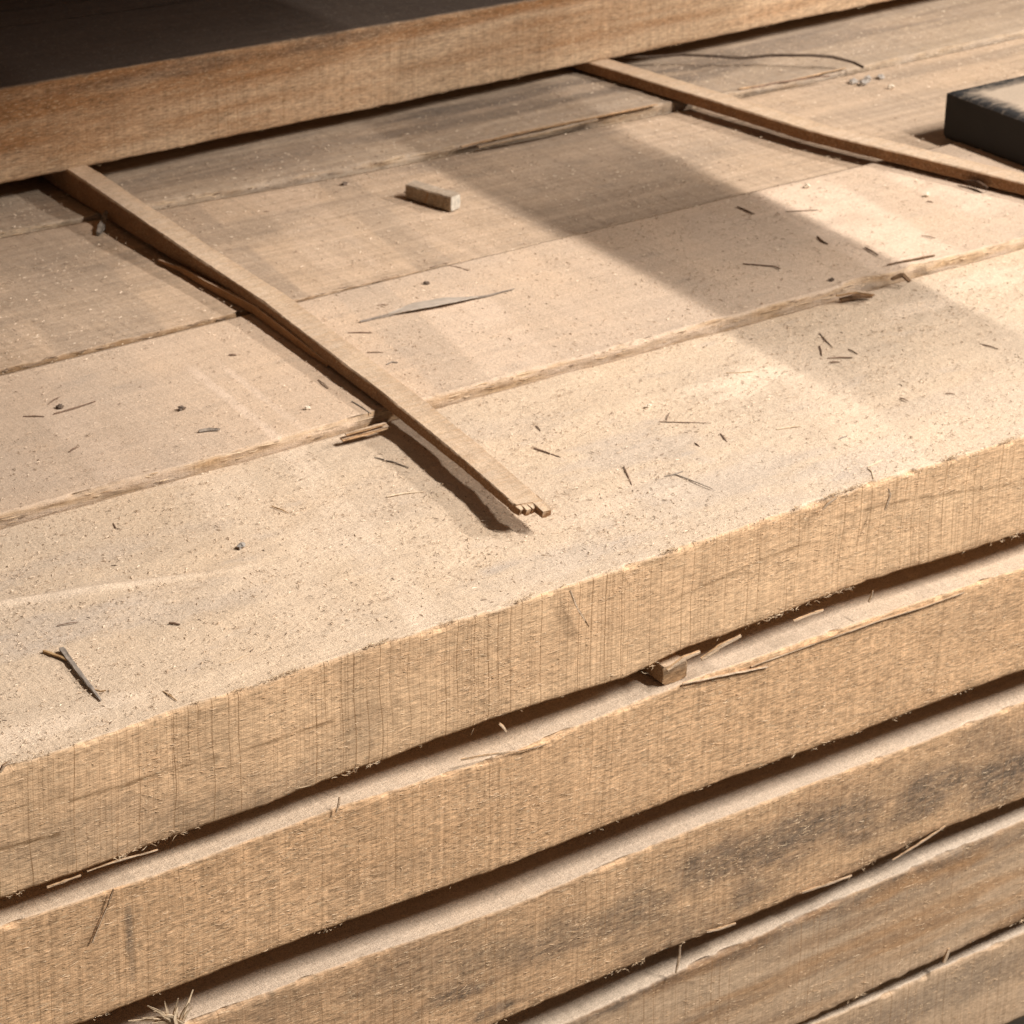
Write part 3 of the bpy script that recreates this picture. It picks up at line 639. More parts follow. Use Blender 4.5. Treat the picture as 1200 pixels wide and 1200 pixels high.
# centre line of the top face, read from both top edges
def midline(pairs, ztop, half):
    out = []
    for q, (a, b_) in enumerate(pairs):
        z = ztop[q]; p = (at(*a, z) + at(*b_, z)) / 2; out.append((p[0], p[1], z - half[q]))
    return out
zt1 = [0.0336, 0.0250, 0.0208, 0.0208, 0.0206]; h1 = [0.0112, 0.0076, 0.0060, 0.0054, 0.0045]
c1 = midline([((88, 205), (122, 205)), ((300, 350), (345, 345)), ((452, 462), (492, 462)), ((540, 536), (576, 528)), ((604, 590), (636, 584))], zt1, h1)
e0 = np.array(c1[0]); e1 = np.array(c1[1]); c1 = [tuple(e0 + (e0 - e1) / np.linalg.norm(e0 - e1) * 0.16)] + c1
strip('stick_body', c1, [0.0205, 0.0205, 0.0220, 0.0222, 0.0220, 0.0205], [0.0224, 0.0224, 0.0150, 0.0115, 0.0095, 0.0065], M_stick, k1, rough=0.0004, seed=4, seg=260, col=(0.0, 0.0, 0.85, 0))  # blue channel darkens the sides, standing in for their unlit look
te = np.array(c1[-1]); td_ = te - np.array(c1[-2]); td_ /= np.linalg.norm(td_)
sd_ = np.array([-td_[1], td_[0], 0.0])
for q_, (o_, l_, w_, dz_) in enumerate([(-0.0078, 0.0030, 0.0052, -0.0002), (-0.0036, 0.0050, 0.0056, -0.0004), (0.0010, 0.0042, 0.0056, 0.0000), (0.0052, 0.0120, 0.0060, -0.0002), (0.0084, 0.0105, 0.0050, -0.0004)]):
    strip('broken_end', [te - td_ * 0.010 + sd_ * o_ + np.array([0, 0, dz_]), te + td_ * l_ * 0.5 + sd_ * o_ + np.array([0, 0, dz_]), te + td_ * l_ + sd_ * (o_ + 0.0008) + np.array([0, 0, dz_ - 0.0008])], [w_, w_, w_ * 0.8], [0.0064, 0.0062, 0.0048], M_stick, k1, rough=0.0005, seed=90 + q_, seg=14, col=(0, 0, 0.85, 0))  # sides darkened in colour like the stick body
# side sliver peeling off the left side
strip('side_sliver', [at(186, 305, .0120), at(212, 316, .0125), at(242, 333, .0130), at(300, 363, .0130), at(350, 401, .0120), at(384, 427, .0110)], [0.0010, 0.0020, 0.003, 0.0035, 0.0030, 0.001], [0.002, 0.006, 0.007, 0.0075, 0.007, 0.004], M_stickd, k1, rough=0.0004, seed=12, seg=120, col=(0, 0, 0.4, 0))
k2 = empty('stick', (0.80, 0.55, 0.009), 'long thin stick on the right, whole and straight, passing in front of the black block', 'stick', ST)
c2 = midline([((692, 74), (714, 68)), ((946, 155), (968, 143)), ((1196, 222), (1208, 197))], [0.0238, 0.0225, 0.0215], [0.0056] * 3)
e0 = np.array(c2[0]); e1 = np.array(c2[1]); e2 = np.array(c2[2])
c2 = [tuple(e0 + (e0 - e1) / np.linalg.norm(e0 - e1) * 0.17)] + c2 + [tuple(e2 + (e2 - e1) / np.linalg.norm(e2 - e1) * 0.28)]
strip('stick_body', c2, 0.0235, 0.0112, M_stick, k2, rough=0.0004, seed=24, seg=260, col=(0.0, 0.0, 0.95, 0))  # side shade painted a little stronger on this stick
# dark scar low on its side
strip('scar', [at(1131, 211, .0135) - np.array([.001, .001, 0]), at(1145, 215, .013) - np.array([.001, .001, 0]), at(1157, 219, .0135) - np.array([.001, .001, 0])], [0.003, 0.004, 0.003], [0.001, 0.006, 0.001], twig_mat('dark_scar', (0.03, 0.02, 0.012), (0.09, 0.05, 0.03)), k2, rough=0.0005, seed=31, seg=12)

def gap_stick(cx, y0, z0, z1, wid, label, seed, lean=0.05, zoff=0):
    o = empty('stick_end', (cx, y0, z0), label, 'stick')
    strip('stick_body', [(cx, y0, (z0 + z1) / 2), (cx + lean * 0.25, y0 + 0.25, (z0 + z1) / 2)], wid, z1 - z0 - 0.0006, M_stick, o, rough=0.0004, seed=seed, seg=60, col=(0, 0, 0.1, 0))
    return o
g1 = gap_stick(0.1870, 0.006, -0.0975, -0.0835, 0.0200, 'square stick end poking out of the gap under the front slab', 41)
pg = front_xz(190, 1192)
g2 = empty('stick_end', (pg[0], 0.02, -0.213), 'stick end broken into a tuft of pale splinters, in the second gap at lower left', 'stick')
strip('stick_body', [(pg[0] - 0.012, 0.040, -0.2050), (pg[0] + 0.0, 0.28, -0.2040)], 0.022, 0.014, M_stickd, g2, rough=0.0008, seed=43, seg=60)
rs = np.random.RandomState(5)
base = np.array([pg[0] + 0.010, -0.001, -0.2125])
M_tuft = twig_mat('pale_tuft', (0.50, 0.37, 0.24), (0.72, 0.57, 0.40))
for q in range(16):
    a = rs.uniform(-1.5, 0.55); ln = rs.uniform(0.014, 0.034)
    b0 = base + np.array([rs.uniform(-0.004, 0.006), rs.uniform(0, 0.008), rs.uniform(-0.001, 0.002)])
    tip = b0 + np.array([math.sin(a) * ln, rs.uniform(-0.006, 0.006), abs(math.cos(a)) * ln * 0.62 + 0.001])
    mid = (b0 + tip) / 2 + np.array([rs.uniform(-0.002, 0.002), 0, rs.uniform(0, 0.002)])
    strip('splinter', [b0, mid, tip], [0.0024, 0.0019, 0.0005], [0.0013, 0.0010, 0.0003], M_tuft, g2, seed=q, seg=8, rough=0.0002, up=(0, 1, 0.2))
g3 = gap_stick(*(lambda p: (p[0], 0.035, -0.3325, -0.3085, 0.018))(front_xz(785, 1112)), 'dark stick end deep in the third gap, near the bottom centre', 47)

# slivers hanging from slab edges (parts of those slabs)
def sliver(parent, uv, y, wid, mat=M_stick, seed=0, y_end=None, thk=None):
    P = []
    for q, (u, v) in enumerate(uv):
        yy = y + ((y_end - y) * q / (len(uv) - 1) if y_end is not None else 0)
        x, z = front_xz(u, v, yy); P.append((x, yy, z))
    n = len(P); wl = [wid * (0.35 + 0.65 * math.sin(math.pi * (i + 0.6) / (n + 0.2))) for i in range(n)]
    return strip('sliver', P, wl, [w_ * (thk or 0.5) for w_ in wl], mat, parent, seed=seed, seg=24, rough=0.0003, up=(0, -1, 0.1))
sliver(t1, [(55, 1040), (75, 1033), (95, 1026)], -0.001, 0.0011, seed=1)
sliver(t1, [(102, 1021), (140, 1008), (185, 996)], -0.001, 0.0012, seed=61)
sliver(t1, [(782, 786), (800, 772), (820, 764)], -0.001, 0.0030, seed=2)
sliver(t1, [(822, 773), (845, 757), (868, 745)], -0.003, 0.0030, seed=3)
sliver(t1, [(585, 848), (590, 852), (594, 858)], -0.003, 0.0016, seed=5)
sliver(t1, [(1018, 706), (1022, 698), (1023, 692)], -0.002, 0.0016, seed=6)
sliver(t1, [(930, 728), (950, 720), (965, 715)], -0.002, 0.0016, seed=7)
sliver(t1, [(668, 692), (676, 712), (690, 734)], -0.0015, 0.0012, seed=8)
sliver(t1, [(1037, 598), (1040, 590), (1043, 580), (1041, 572)], -0.0015, 0.0016, seed=9)
sliver(t1, [(964, 597), (970, 590), (980, 583)], -0.0015, 0.0022, seed=10)
sliver(t1, [(0, 906), (4, 898), (12, 892)], -0.0015, 0.002, mat=M_stickd, seed=13)
sliver(t2, [(800, 801), (830, 795), (868, 787), (900, 781)], -0.0006, 0.0013, mat=M_mid, seed=11, thk=0.8)
sliver(t2, [(880, 781), (960, 752), (1030, 727), (1080, 712), (1130, 694)], -0.0003, 0.0012, mat=M_stick, seed=62, thk=0.8)
sliver(t2, [(540, 890), (570, 885), (612, 880), (640, 872)], -0.001, 0.0012, seed=12)
sliver(t2, [(126, 1062), (131, 1048), (133, 1042)], -0.0022, 0.0012, seed=14)
sliver(t2, [(108, 1105), (116, 1085), (126, 1062)], -0.0015, 0.0009, seed=15)
sliver(t2, [(394, 952), (397, 942), (398, 934)], -0.002, 0.0013, seed=16)
sliver(t3, [(1046, 1008), (1075, 990), (1108, 968)], -0.003, 0.0014, seed=17)
sliver(t3, [(940, 1046), (970, 1036), (998, 1026)], -0.002, 0.0020, seed=18)
sliver(t3, [(828, 1092), (845, 1088), (862, 1082)], -0.001, 0.0020, seed=19)
sliver(t3, [(792, 1140), (796, 1120), (797, 1108)], -0.003, 0.0018, seed=20)
sliver(t4, [(1106, 1128), (1109, 1120), (1112, 1112)], -0.003, 0.0035, seed=22)
# torn places on the proud edge of the second board
def edge_sliver(parent, uvz, wid, mat=M_stick, seed=0):
    P = [tuple(at(u, v, z)) for u, v, z in uvz]; n = len(P)
    wl = [wid * (0.35 + 0.65 * math.sin(math.pi * (i + 0.6) / (n + 0.2))) for i in range(n)]
    return strip('edge_sliver', P, wl, [w_ * 0.5 for w_ in wl], mat, parent, seed=seed, seg=20, rough=0.0004)
M_hollow = twig_mat('shadowed_torn_wood', (0.10, 0.055, 0.028), (0.22, 0.13, 0.07))  # dark strips in this colour paint the shade inside torn hollows
edge_sliver(t6, [(980, 346, .007), (1003, 342, .009), (1025, 345, .008)], 0.004, seed=1)
edge_sliver(t6, [(985, 351, .003), (1005, 347, .003), (1022, 347, .003)], 0.005, M_hollow, seed=2)
edge_sliver(t6, [(1045, 327, .008), (1058, 322, .010), (1066, 330, .006)], 0.004, M_hollow, seed=3)
edge_sliver(t6, [(400, 515, .005), (425, 508, .006), (455, 500, .006)], 0.005, seed=4)
edge_sliver(t6, [(402, 517, .002), (420, 511, .003), (432, 507, .003)], 0.004, M_hollow, seed=5)
edge_sliver(t6, [(405, 509, .009), (430, 502, .010), (452, 496, .010)], 0.003, seed=6)
edge_sliver(t6, [(1040, 310, .009), (1080, 302, .009), (1095, 299, .009)], 0.0015, M_hollow, seed=7)
edge_sliver(t8, [(540, 172, .012), (600, 157, .014), (690, 138, .014), (770, 122, .013)], 0.004, seed=8)
edge_sliver(t8, [(560, 172, .011), (640, 155, .012), (700, 140, .012)], 0.004, M_deckb, seed=9)
edge_sliver(t8, [(866, 104, .008), (920, 95, .008), (990, 80, .008)], 0.0022, seed=10)

# ------------------------------------------------------------------ things lying on the boards
def deck_h(u, v):
    """height of the board surface seen at this photograph pixel"""
    p = at(u, v, 0.0)
    if p[1] < 0.279: return 0.0005
    p = at(u, v, 0.008)
    if p[1] < 0.490: return 0.0080
    if p[1] < 0.71: return float(z7(np.array([p[0]]))[0]) + 0.0003
    return 0.0115 if p[0] < 0.8 else 0.0066

# black block
def block():
    bm_lab = 'black-sided wooden block with sawdust on its top, at the right edge behind the stick'
    x0, x1, y0, y1, z0, z1 = 0.9050, 1.16, 0.20, 0.507, 0.0060, 0.0490
    t = NT('black_coated_wood'); vec = t.new('ShaderNodeTexCoord').outputs['Object']
    g = t.new('ShaderNodeNewGeometry'); sp = t.new('ShaderNodeSeparateXYZ'); t.l.new(g.outputs['True Normal'], sp.inputs[0])
    att = t.new('ShaderNodeAttribute', attribute_name='wear_shade'); sep = t.new('ShaderNodeSeparateColor'); t.l.new(att.outputs['Color'], sep.inputs[0])
    n = t.noise(vec, 1.0, 4, 0.7, (70, 160, 100)); n2 = t.noise(vec, 700.0, 2, 0.6)
    m = t.math('MULTIPLY', sep.outputs[0], t.rng(t.math('ADD', n, t.math('MULTIPLY', sep.outputs[1], 0.9)), 0.50, 1.10, 0.0, 1.0), clamp=True)
    d = t.mix(n2, (0.26, 0.20, 0.15), (0.58, 0.46, 0.34))
    t.l.new(t.mix(m, t.mix(n2, (0.008, 0.007, 0.007), (0.020, 0.018, 0.017)), d), t.b.inputs['Base Color']); t.b.inputs['Roughness'].default_value = 0.75
    xs = np.linspace(x0, x1, 90); ys = np.linspace(y0, y1, 110)
    X, Y = np.meshgrid(xs, ys); e = np.minimum(np.minimum(X - x0, x1 - X), np.minimum(Y - y0, y1 - Y))
    Z = z1 - 0.0022 * ss(0.004, 0, e) + fbm(X / 0.03, Y / 0.03, 5, 3) * 0.0008
    n_ = len(xs); V = np.stack([X, Y, Z], -1).reshape(-1, 3)
    i = np.arange(len(ys) - 1)[:, None]; j = np.arange(n_ - 1)[None]
    F = np.stack([i * n_ + j, i * n_ + j + 1, (i + 1) * n_ + j + 1, (i + 1) * n_ + j], -1).reshape(-1, 4)
    # skirt
    ring = [(0, j_) for j_ in range(n_)] + [(i_, n_ - 1) for i_ in range(1, len(ys))] + [(len(ys) - 1, j_) for j_ in range(n_ - 2, -1, -1)] + [(i_, 0) for i_ in range(len(ys) - 2, 0, -1)]
    idx = np.array([a * n_ + b for a, b in ring]); R_ = V[idx].copy(); m_ = len(R_)
    rings = []; col = [np.stack([np.ones(len(V)), ss(0.004, 0.035, e.ravel()), np.zeros(len(V)), np.zeros(len(V))], 1)]
    cx, cy = (x0 + x1) / 2, (y0 + y1) / 2
    for k_, (zz, ins) in enumerate([(z1 - 0.0035, 0.0), (z1 - 0.015, -0.0003), (z0 + 0.004, 0.0), (z0, 0.002)]):
        q = R_.copy(); q[:, 2] = zz; q[:, 0] -= np.sign(q[:, 0] - cx) * ins; q[:, 1] -= np.sign(q[:, 1] - cy) * ins
        q[:, 0] += fbm(q[:, 1] / 0.02, zz * 90, 6, 2) * 0.0005
        rings.append(q); col.append(np.zeros((m_, 4)))
    Fs = [F]; prev = idx; offs = len(V)
    for k_ in range(4):
        cur = offs + np.arange(m_) + k_ * m_
        Fs.append(np.stack([prev, np.roll(prev, -1), np.roll(cur, -1), cur], 1)); prev = cur
    Fs.append(prev[None, :])
    o = mesh_np('black_block', np.vstack([V] + rings), Fs, t.m, None, np.vstack(col), smooth=False, origin=(x0, y0, z0))
    tag(o, bm_lab, 'block')
block()

# short offcut
def offcut():
    o = empty('offcut', (0.44, 0.60, 0.006), 'short square grey offcut lying alone on the third board', 'offcut')
    zc = 0.0062; h = 0.0128
    m = wood_mat('offcut_wood', (0.42, 0.32, 0.22), (0.30, 0.21, 0.13), dust=(0.46, 0.37, 0.28), grain=1.1, top_grain=0.6)
    a = np.array([0.4290, 0.5870, zc + h / 2 + .0005]); b = np.array([0.4270, 0.6560, zc + h / 2 + .0005])
    a2 = at(532, 238, zc + h / 2); 
    p1 = at(533.5, 237.5, zc + h / 2); p2 = at(481, 222.0, zc + h / 2)
    strip('offcut_body', [p1, p2], 0.0125, h, m, o, rough=0.0005, seed=51, seg=40, col=(0, 0.3, 0, 0))
    end = twig_mat('pale_end_grain', (0.34, 0.31, 0.26), (0.62, 0.55, 0.45), (350, 350, 350))
    d = (p1 - p2) / np.linalg.norm(p1 - p2)
    strip('end_face', [p1 - d * 0.0002, p1 + d * 0.0005], 0.0115, h * 0.93, end, o, rough=0.0003, seed=52, seg=3, col=(0, 0, 0, 0))
    rs = np.random.RandomState(8)
    for q in range(7):
        b0 = p2 + np.array([rs.uniform(-0.005, 0.003), 0, rs.uniform(-0.0055, 0.003)])
        strip('splinter', [b0 + d * 0.003, b0 - d * rs.uniform(0.001, 0.0055)], [0.003, 0.0006], [0.0022, 0.0004], m, o, rough=0.0003, seed=60 + q, seg=5)
offcut()

# loose splinters: (pixel points, width in mm, tone, label)
M_tw = {'d': twig_mat('brown_splinter', (0.15, 0.10, 0.07), (0.30, 0.20, 0.14)), 'g': twig_mat('grey_splinter', (0.19, 0.16, 0.135), (0.36, 0.30, 0.245)),
        'o': twig_mat('ochre_splinter', (0.34, 0.20, 0.09), (0.50, 0.33, 0.17)), 'l': twig_mat('pale_splinter', (0.55, 0.42, 0.28), (0.74, 0.60, 0.44))}
SPL = [
 ([(27, 488), (52, 488)], 1.1, 'd', 'thin brown splinter, leftmost one on the second board near the left edge'),
 ([(63, 485), (88, 478), (112, 470)], 1.4, 'd', 'longest dark splinter at the left edge, tilted, on the second board'),
 ([(57, 473), (70, 465)], 1.1, 'd', 'tiny dark splinter just above the longest one at the left edge'),
 ([(233, 505), (246, 503), (258, 503)], 2.6, 'g', 'thick grey chip on the second board midway to the left stick'),
 ([(268, 416), (277, 416)], 1.8, 'd', 'stubby dark chip on the second board near its back seam, left of the left stick'),
 ([(373, 445), (385, 455)], 1.2, 'd', 'small dark splinter close to the left side of the left stick'),
 ([(82, 529), (90, 524)], 1.4, 'd', 'small dark chip under the longest left-edge splinter, on the second board'),
 ([(318, 593), (338, 601)], 1.1, 'o', 'ochre splinter on the front slab, left of the broken stick end'),
 ([(67, 733), (92, 729)], 1.2, 'd', 'level dark splinter just above the forked twig'),
 ([(198, 730), (211, 732)], 1.7, 'd', 'short thick dark chip right of the forked twig'),
 ([(133, 613), (136, 619), (143, 620)], 1.0, 'd', 'tiny hooked shaving near the torn seam at the left'),
 ([(258, 778), (275, 773), (293, 765)], 1.0, 'l', 'pale shaving on the front slab right of the forked twig'),
 ([(191, 810), (207, 821)], 0.9, 'o', 'thin ochre splinter near the front edge below the forked twig'),
 ([(408, 390), (436, 390)], 1.3, 'd', 'upper of two level dark splinters just right of the left stick'),
 ([(430, 413), (449, 413)], 1.2, 'd', 'lower of two level dark splinters just right of the left stick'),
 ([(412, 470), (424, 477), (435, 485)], 1.0, 'g', 'grey splinter left of the left stick just above the torn seam'),
 ([(439, 536), (460, 541), (479, 548)], 1.5, 'g', 'grey splinter on the front slab left of the stick, below the seam'),
 ([(453, 582), (475, 578), (497, 576)], 1.4, 'l', 'pale straw-coloured splinter in the shade left of the stick end'),
 ([(626, 525), (641, 530), (657, 536)], 1.4, 'd', 'slanting dark splinter just right of the broken stick end'),
 ([(453, 427), (459, 424), (466, 425)], 1.5, 'g', 'small curled grey shaving right of the left stick, on the second board'),
 ([(772, 494), (800, 495), (833, 496)], 1.2, 'd', 'long level brown splinter in the middle of the front slab'),
 ([(781, 492), (785, 483)], 0.9, 'd', 'short upright sliver at the left end of the long level splinter'),
 ([(731, 546), (736, 558), (740, 568)], 1.3, 'd', 'nearly upright dark splinter in the middle of the front slab'),
 ([(779, 558), (790, 556), (801, 552)], 1.2, 'g', 'short grey arm of the open V of two splinters near the front edge'),
 ([(792, 556), (813, 564), (835, 573)], 1.1, 'g', 'long grey arm of the open V of two splinters near the front edge'),
 ([(844, 508), (852, 518)], 1.3, 'd', 'short dark splinter right of the long level one on the front slab'),
 ([(814, 519), (820, 524)], 1.2, 'd', 'tiny dark chip below the right half of the long level splinter'),
 ([(628, 499), (633, 505)], 1.3, 'd', 'tiny dark chip above the slanting splinter near the stick end'),
 ([(864, 242), (874, 246), (884, 251)], 1.7, 'd', 'dark splinter in the band of shade near the back of the second board'),
 ([(921, 248), (940, 247), (959, 246)], 1.0, 'd', 'thin level splinter crossing the right border of the band of shade'),
 ([(958, 277), (963, 282), (970, 286)], 1.9, 'd', 'bent dark chip in the band of shade, right of the long bent one'),
 ([(871, 309), (895, 311), (908, 312), (914, 315)], 1.9, 'd', 'long bent dark splinter in the middle of the band of shade'),
 ([(1014, 290), (1029, 299)], 1.6, 'd', 'dark splinter on the right border of the shade, lowest on that side'),
 ([(960, 390), (968, 399), (976, 407)], 1.2, 'd', 'thin slanting splinter on the front slab in the end of the shade'),
 ([(970, 420), (985, 419), (999, 419)], 1.8, 'd', 'thick level dark splinter below the torn edge, on the front slab'),
 ([(972, 424.5), (984, 424.5)], 1.2, 'd', 'short splinter lying parallel just below the thick level one'),
 ([(994, 409), (1005, 415)], 1.1, 'd', 'small slanting splinter up right of the thick level one'),
 ([(960, 405), (962, 411), (963, 417)], 1.3, 'd', 'short upright chip touching the left of the thick level splinter'),
 ([(851, 437), (866, 437), (882, 435)], 0.9, 'o', 'faint level splinter on the front slab below the dark band'),
 ([(1080, 276), (1096, 279)], 1.1, 'd', 'level splinter on the sunlit right part of the second board'),
 ([(1086, 236), (1093, 237)], 1.3, 'd', 'tiny chip near the back corner of the second board, next to the right stick'),
 ([(910, 503), (924, 501), (937, 499)], 1.1, 'l', 'pale splinter at right on the front slab, level'),
 ([(983, 515), (993, 511)], 1.2, 'g', 'short grey splinter right of the pale level one'),
 ([(1017, 547), (1026, 543), (1035, 538)], 1.1, 'l', 'upper arm of the pale L-shaped shavings near the front edge at right'),
 ([(1017, 548), (1022, 553), (1024, 561)], 1.1, 'l', 'lower arm of the pale L-shaped shavings near the front edge at right'),
 ([(1148, 403), (1170, 409)], 1.1, 'd', 'brown splinter close to the right edge of the picture on the front slab'),
 ([(524, 311), (537, 313), (549, 317)], 1.3, 'd', 'dark splinter on the second board below the short offcut'),
 ([(442, 358), (455, 357)], 1.3, 'd', 'dark chip just above the left end of the long grey shaving'),
 ([(1108, 461), (1119, 462)], 1.2, 'd', 'brown chip at right in the middle of the front slab'),
 ([(1054, 466), (1064, 470)], 1.2, 'd', 'small brown chip on the front slab left of another at the right'),
]
for q, (uv, wmm, tone, lab) in enumerate(SPL):
    h = deck_h(*uv[0]); r = wmm * 0.00052
    P = [at(u, v, h + r * 0.5) for u, v in uv]
    if len(P) == 2: P.insert(1, (P[0] + P[1]) / 2 + np.array([0, 0, 0.0004]))
    o = strip('splinter', P, [wmm * 0.00045, wmm * 0.00064, wmm * 0.0004], [wmm * 0.0004, wmm * 0.00055, wmm * 0.0003], M_tw[tone], None, seed=q + 100, seg=9, rough=wmm * 0.00016)
    tag(o, lab, 'splinter', 'loose splinters on the boards')

# forked twig
tw = empty('forked_twig', tuple(at(100, 790, 0.001)), 'forked dry twig near the front edge at lower left, the largest loose piece there', 'twig')
strip('stem', [at(72, 760, .0022), at(82, 774, .002), at(98, 795, .0016), at(109, 809, .0014), at(118, 821, .0012)], [0.0030, 0.0028, 0.0026, 0.0022, 0.0008], [0.0022, 0.0020, 0.0018, 0.0016, 0.0010], M_tw['g'], tw, seed=3, seg=40, rough=0.0003)
strip('branch', [at(80, 773, .0018), at(66, 768, .0014), at(51, 763, .0012)], [0.0024, 0.0022, 0.0018], 0.0014, M_tw['o'], tw, seed=4, seg=16, rough=0.0003)
strip('side_sliver', [at(111, 808, .002), at(118, 810, .002), at(124, 809, .002)], [0.001, 0.0008, 0.0004], 0.0006, M_tw['o'], tw, seed=5, seg=8, rough=0.0001)

# long grey shaving with a raised thin leaf
sh = empty('grey_shaving', tuple(at(510, 358, 0.008)), 'long thin grey shaving with a raised leaf along it, lying right of the left stick', 'shaving')
strip('rib', [at(422, 377, .0092), at(470, 366, .0095), at(520, 355, .0098), at(570, 347, .0096), at(603, 338, .0098)], [0.001, 0.0022, 0.0022, 0.0016, 0.0005], [0.001, 0.0018, 0.0018, 0.001, 0.0005], M_tw['g'], sh, seed=8, seg=50, rough=0.0003)
strip('leaf', [at(455, 368, .0105), at(490, 358, .0118), at(525, 352, .0120), at(560, 348, .0105)], [0.001, 0.012, 0.011, 0.001], [0.0006, 0.0007, 0.0007, 0.0005], twig_mat('grey_leaf', (0.34, 0.29, 0.24), (0.50, 0.42, 0.34), (60, 400, 400)), sh, seed=9, seg=40, rough=0.0004)

# wiry twig by the upper slab
wy = strip('wiry_twig', [at(700, 66, .016), at(760, 67, .018), at(800, 64, .019), at(840, 66, .018), at(868, 68, .016), at(905, 65, .018), at(950, 65, .020), at(975, 66.5, .019), at(1000, 73, .015), at(1012, 79, .0125)],
           [0.0026, 0.0026, 0.0024, 0.0024, 0.0022, 0.0022, 0.0024, 0.0030, 0.0034, 0.0010], 0.0022, twig_mat('dark_twig', (0.06, 0.042, 0.032), (0.14, 0.10, 0.07)), None, seed=12, seg=90, rough=0.0003)
tag(wy, 'thin dark wiry twig curving across the weathered board beside the upper slab', 'twig')
w2_ = strip('wiry_twig', [at(882, 103, .012), at(910, 97, .0125), at(945, 92, .0125), at(972, 89, .012)], [0.0016, 0.0018, 0.0016, 0.0006], 0.0012, M_tw['d'], None, seed=13, seg=30, rough=0.0003)
tag(w2_, 'short straight dark twig lying in the seam beyond the right stick', 'twig')

# crumbs of grey grit
def crumb(u, v, r, mat, lab, cat='crumb', grp='grit crumbs on the boards', name='crumb', seed=0, z=None):
    rs = np.random.RandomState(seed); h = deck_h(u, v)
    r = r * 1.08; c = at(u, v, h + r * 0.5)
    n1, n2 = 5, 8; V = [(0, 0, 0.8)]
    for i in range(1, n1):
        ph = math.pi * i / n1
        for j in range(n2):
            th = 2 * math.pi * j / n2; k = rs.uniform(0.50, 1.35)
            V.append((math.sin(ph) * math.cos(th) * k * 1.3, math.sin(ph) * math.sin(th) * k, math.cos(ph) * k * 0.7))
    V.append((0, 0, -0.75)); V = np.array(V) * r + c
    F3 = [[0, 1 + j, 1 + (j + 1) % n2] for j in range(n2)] + [[len(V) - 1, 1 + (n1 - 2) * n2 + (j + 1) % n2, 1 + (n1 - 2) * n2 + j] for j in range(n2)]
    F4 = [[1 + i * n2 + j, 1 + (i + 1) * n2 + j, 1 + (i + 1) * n2 + (j + 1) % n2, 1 + i * n2 + (j + 1) % n2] for i in range(n1 - 2) for j in range(n2)]
    o = mesh_np(name, V, [np.array(F3), np.array(F4)], mat, None, np.full((len(V), 4), 0.4), smooth=False, origin=tuple(c - np.array([0, 0, r * 0.5])))
    tag(o, lab, cat, grp)
M_grit = twig_mat('grey_grit', (0.22, 0.20, 0.18), (0.48, 0.42, 0.36)); M_dk = twig_mat('dark_grit', (0.09, 0.07, 0.055), (0.22, 0.16, 0.12)); M_pale = twig_mat('pale_grit', (0.60, 0.50, 0.38), (0.80, 0.70, 0.56))
crumb(1000, 95, .0036, M_grit, 'left lump of the little heap of grey crumbs beyond the right stick', seed=1)
crumb(1012, 97, .0042, M_grit, 'largest lump in the middle of the little heap of grey crumbs', seed=2)
crumb(1017, 92, .0036, M_grit, 'back lump of the little heap of grey crumbs, by the twig end', seed=3)
crumb(1032, 90, .0028, M_grit, 'grey crumb lying alone just right of the little heap', seed=4)
crumb(1045, 102, .0030, M_pale, 'pale wood crumb in front right of the heap of grey crumbs', seed=5)
crumb(70, 476, .0020, M_dk, 'dark round crumb by the longest splinter at the left edge', seed=6)
crumb(213, 478, .0022, M_dk, 'black crumb alone on the second board above the thick grey chip', seed=7)
crumb(283, 640, .0024, M_grit, 'grey crumb on the front slab left of the stick end', seed=8)
crumb(975, 327, .0018, M_dk, 'dark crumb in the shade above the torn board edge', seed=9)
crumb(500, 332, .0020, M_dk, 'dark crumb above the raised leaf of the grey shaving', seed=10)
crumb(404, 215, .0022, M_dk, 'reddish dark crumb on the seam left of the short offcut', seed=11)
crumb(760, 476, .0020, M_pale, 'whitish crumb above the long level splinter', seed=12)
crumb(360, 478, .0017, M_pale, 'white crumb on the second board left of the left stick', seed=13)
crumb(946, 218, .0022, M_pale, 'pale crumb near the back corner of the second board', seed=14)
crumb(1086, 228, .0024, M_pale, 'pale crumb in the light beside the right stick', seed=15)
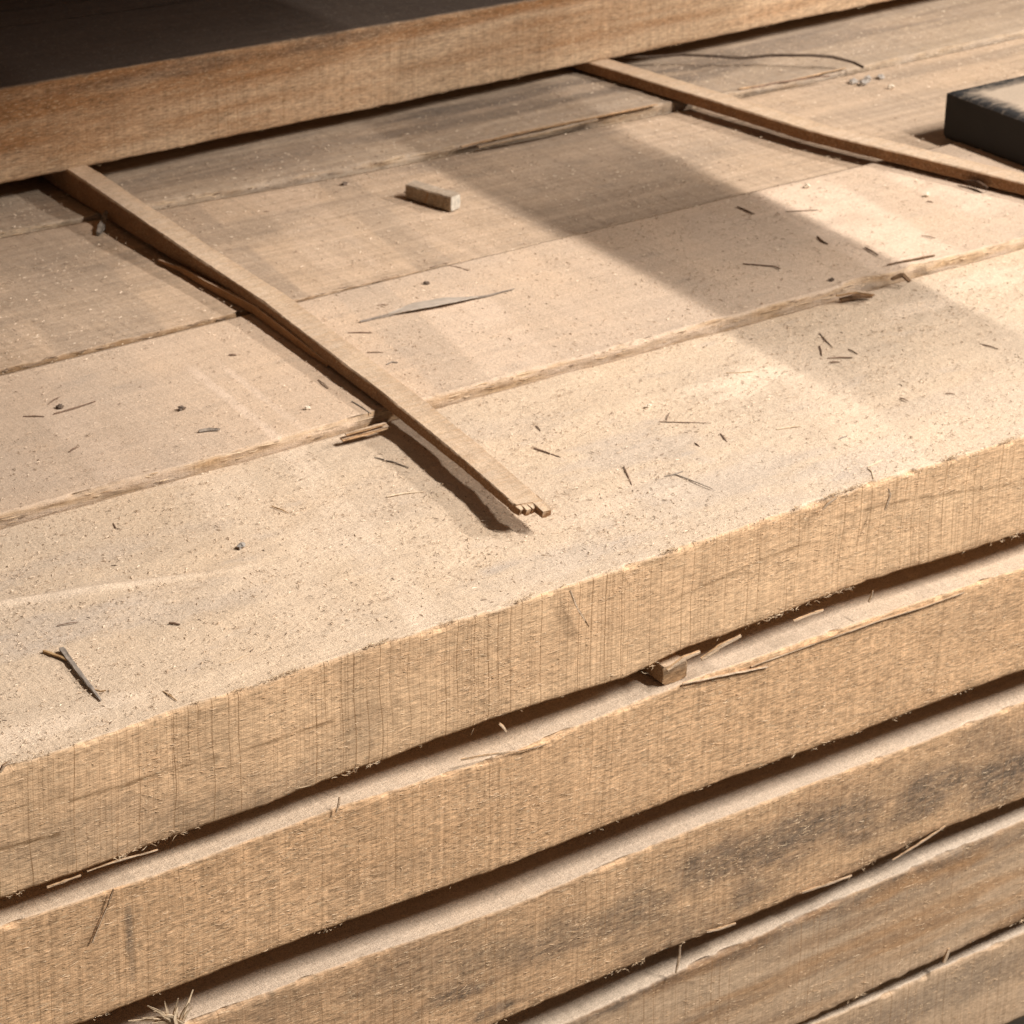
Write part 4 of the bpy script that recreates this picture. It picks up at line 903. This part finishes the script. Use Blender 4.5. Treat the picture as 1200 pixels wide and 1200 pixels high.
kn = strip('bark_curl', [at(116, 274, .011), at(121, 262, .013), at(124, 250, .018), at(128, 245, .020)], [0.003, 0.005, 0.004, 0.002], [0.002, 0.003, 0.002, 0.001], twig_mat('grey_bark', (0.10, 0.085, 0.07), (0.34, 0.29, 0.24)), None, seed=77, seg=16, rough=0.0008)
tag(kn, 'small grey curl of bark against the left stick near the upper slab', 'bark')

# ------------------------------------------------------------------ sawdust crumbs too many to count
def deck_arr(x, y):
    z = np.where(y < 0.2795, 0.0004, np.where(y < 0.489, 0.0079, np.where(y < 0.712, np.interp(x, [-0.05, 0.16, 0.30, 0.9, 1.4], [0.0108, 0.0100, 0.0062, 0.0035, 0.0035]), 0.0115)))
    return z
def crumbs(name, n, seed, mat, lo, hi, wlo, whi, bias, tone=(0, 1), sx=0.10, sy=0.05):
    rs = np.random.RandomState(seed)
    y = rs.uniform(0.003, 0.80, n) ** 1.0; x = rs.uniform(-0.33, 1.30, n)
    # keep inside what the picture could see, with a margin
    keep = (x > -0.36 + y * 0.45) & (x < 0.62 + y * 0.85)
    dens = fbm(x / sx, y / sy, seed + 5, 3)
    keep &= dens + bias > rs.uniform(-0.6, 0.6, n)
    keep &= (rs.uniform(0, 1, n) < np.where(y < 0.28, 1.0, 0.55))
    keep &= np.abs(y - 0.2805) > 0.003
    x, y = x[keep], y[keep]; m = len(x)
    a = rs.uniform(0, 2 * math.pi, m); d = np.stack([np.cos(a), np.sin(a), rs.normal(0, 0.12, m)], 1)
    ln = lo + (hi - lo) * rs.uniform(0, 1, m) ** 3
    z = deck_arr(x, y) + 0.0004
    be = np.stack([rs.normal(0, .12, m) * ln, rs.normal(0, .12, m) * ln, np.abs(rs.normal(0, 0.06, m)) * ln], 1)
    o = needles(name, np.stack([x, y, z], 1), d, ln, rs.uniform(wlo, whi, m), mat, None, bend=be, tone=rs.uniform(tone[0], tone[1], m), seed=seed, flat=0.7)
    return tag(o, kind='stuff')
crumbs('pale_sawdust', 75000, 71, M_crumb_l, 0.0008, 0.0045, 0.0003, 0.0008, 0.1)
crumbs('brown_sawdust', 17000, 72, M_crumb_d, 0.0007, 0.0050, 0.00025, 0.0007, -0.1)
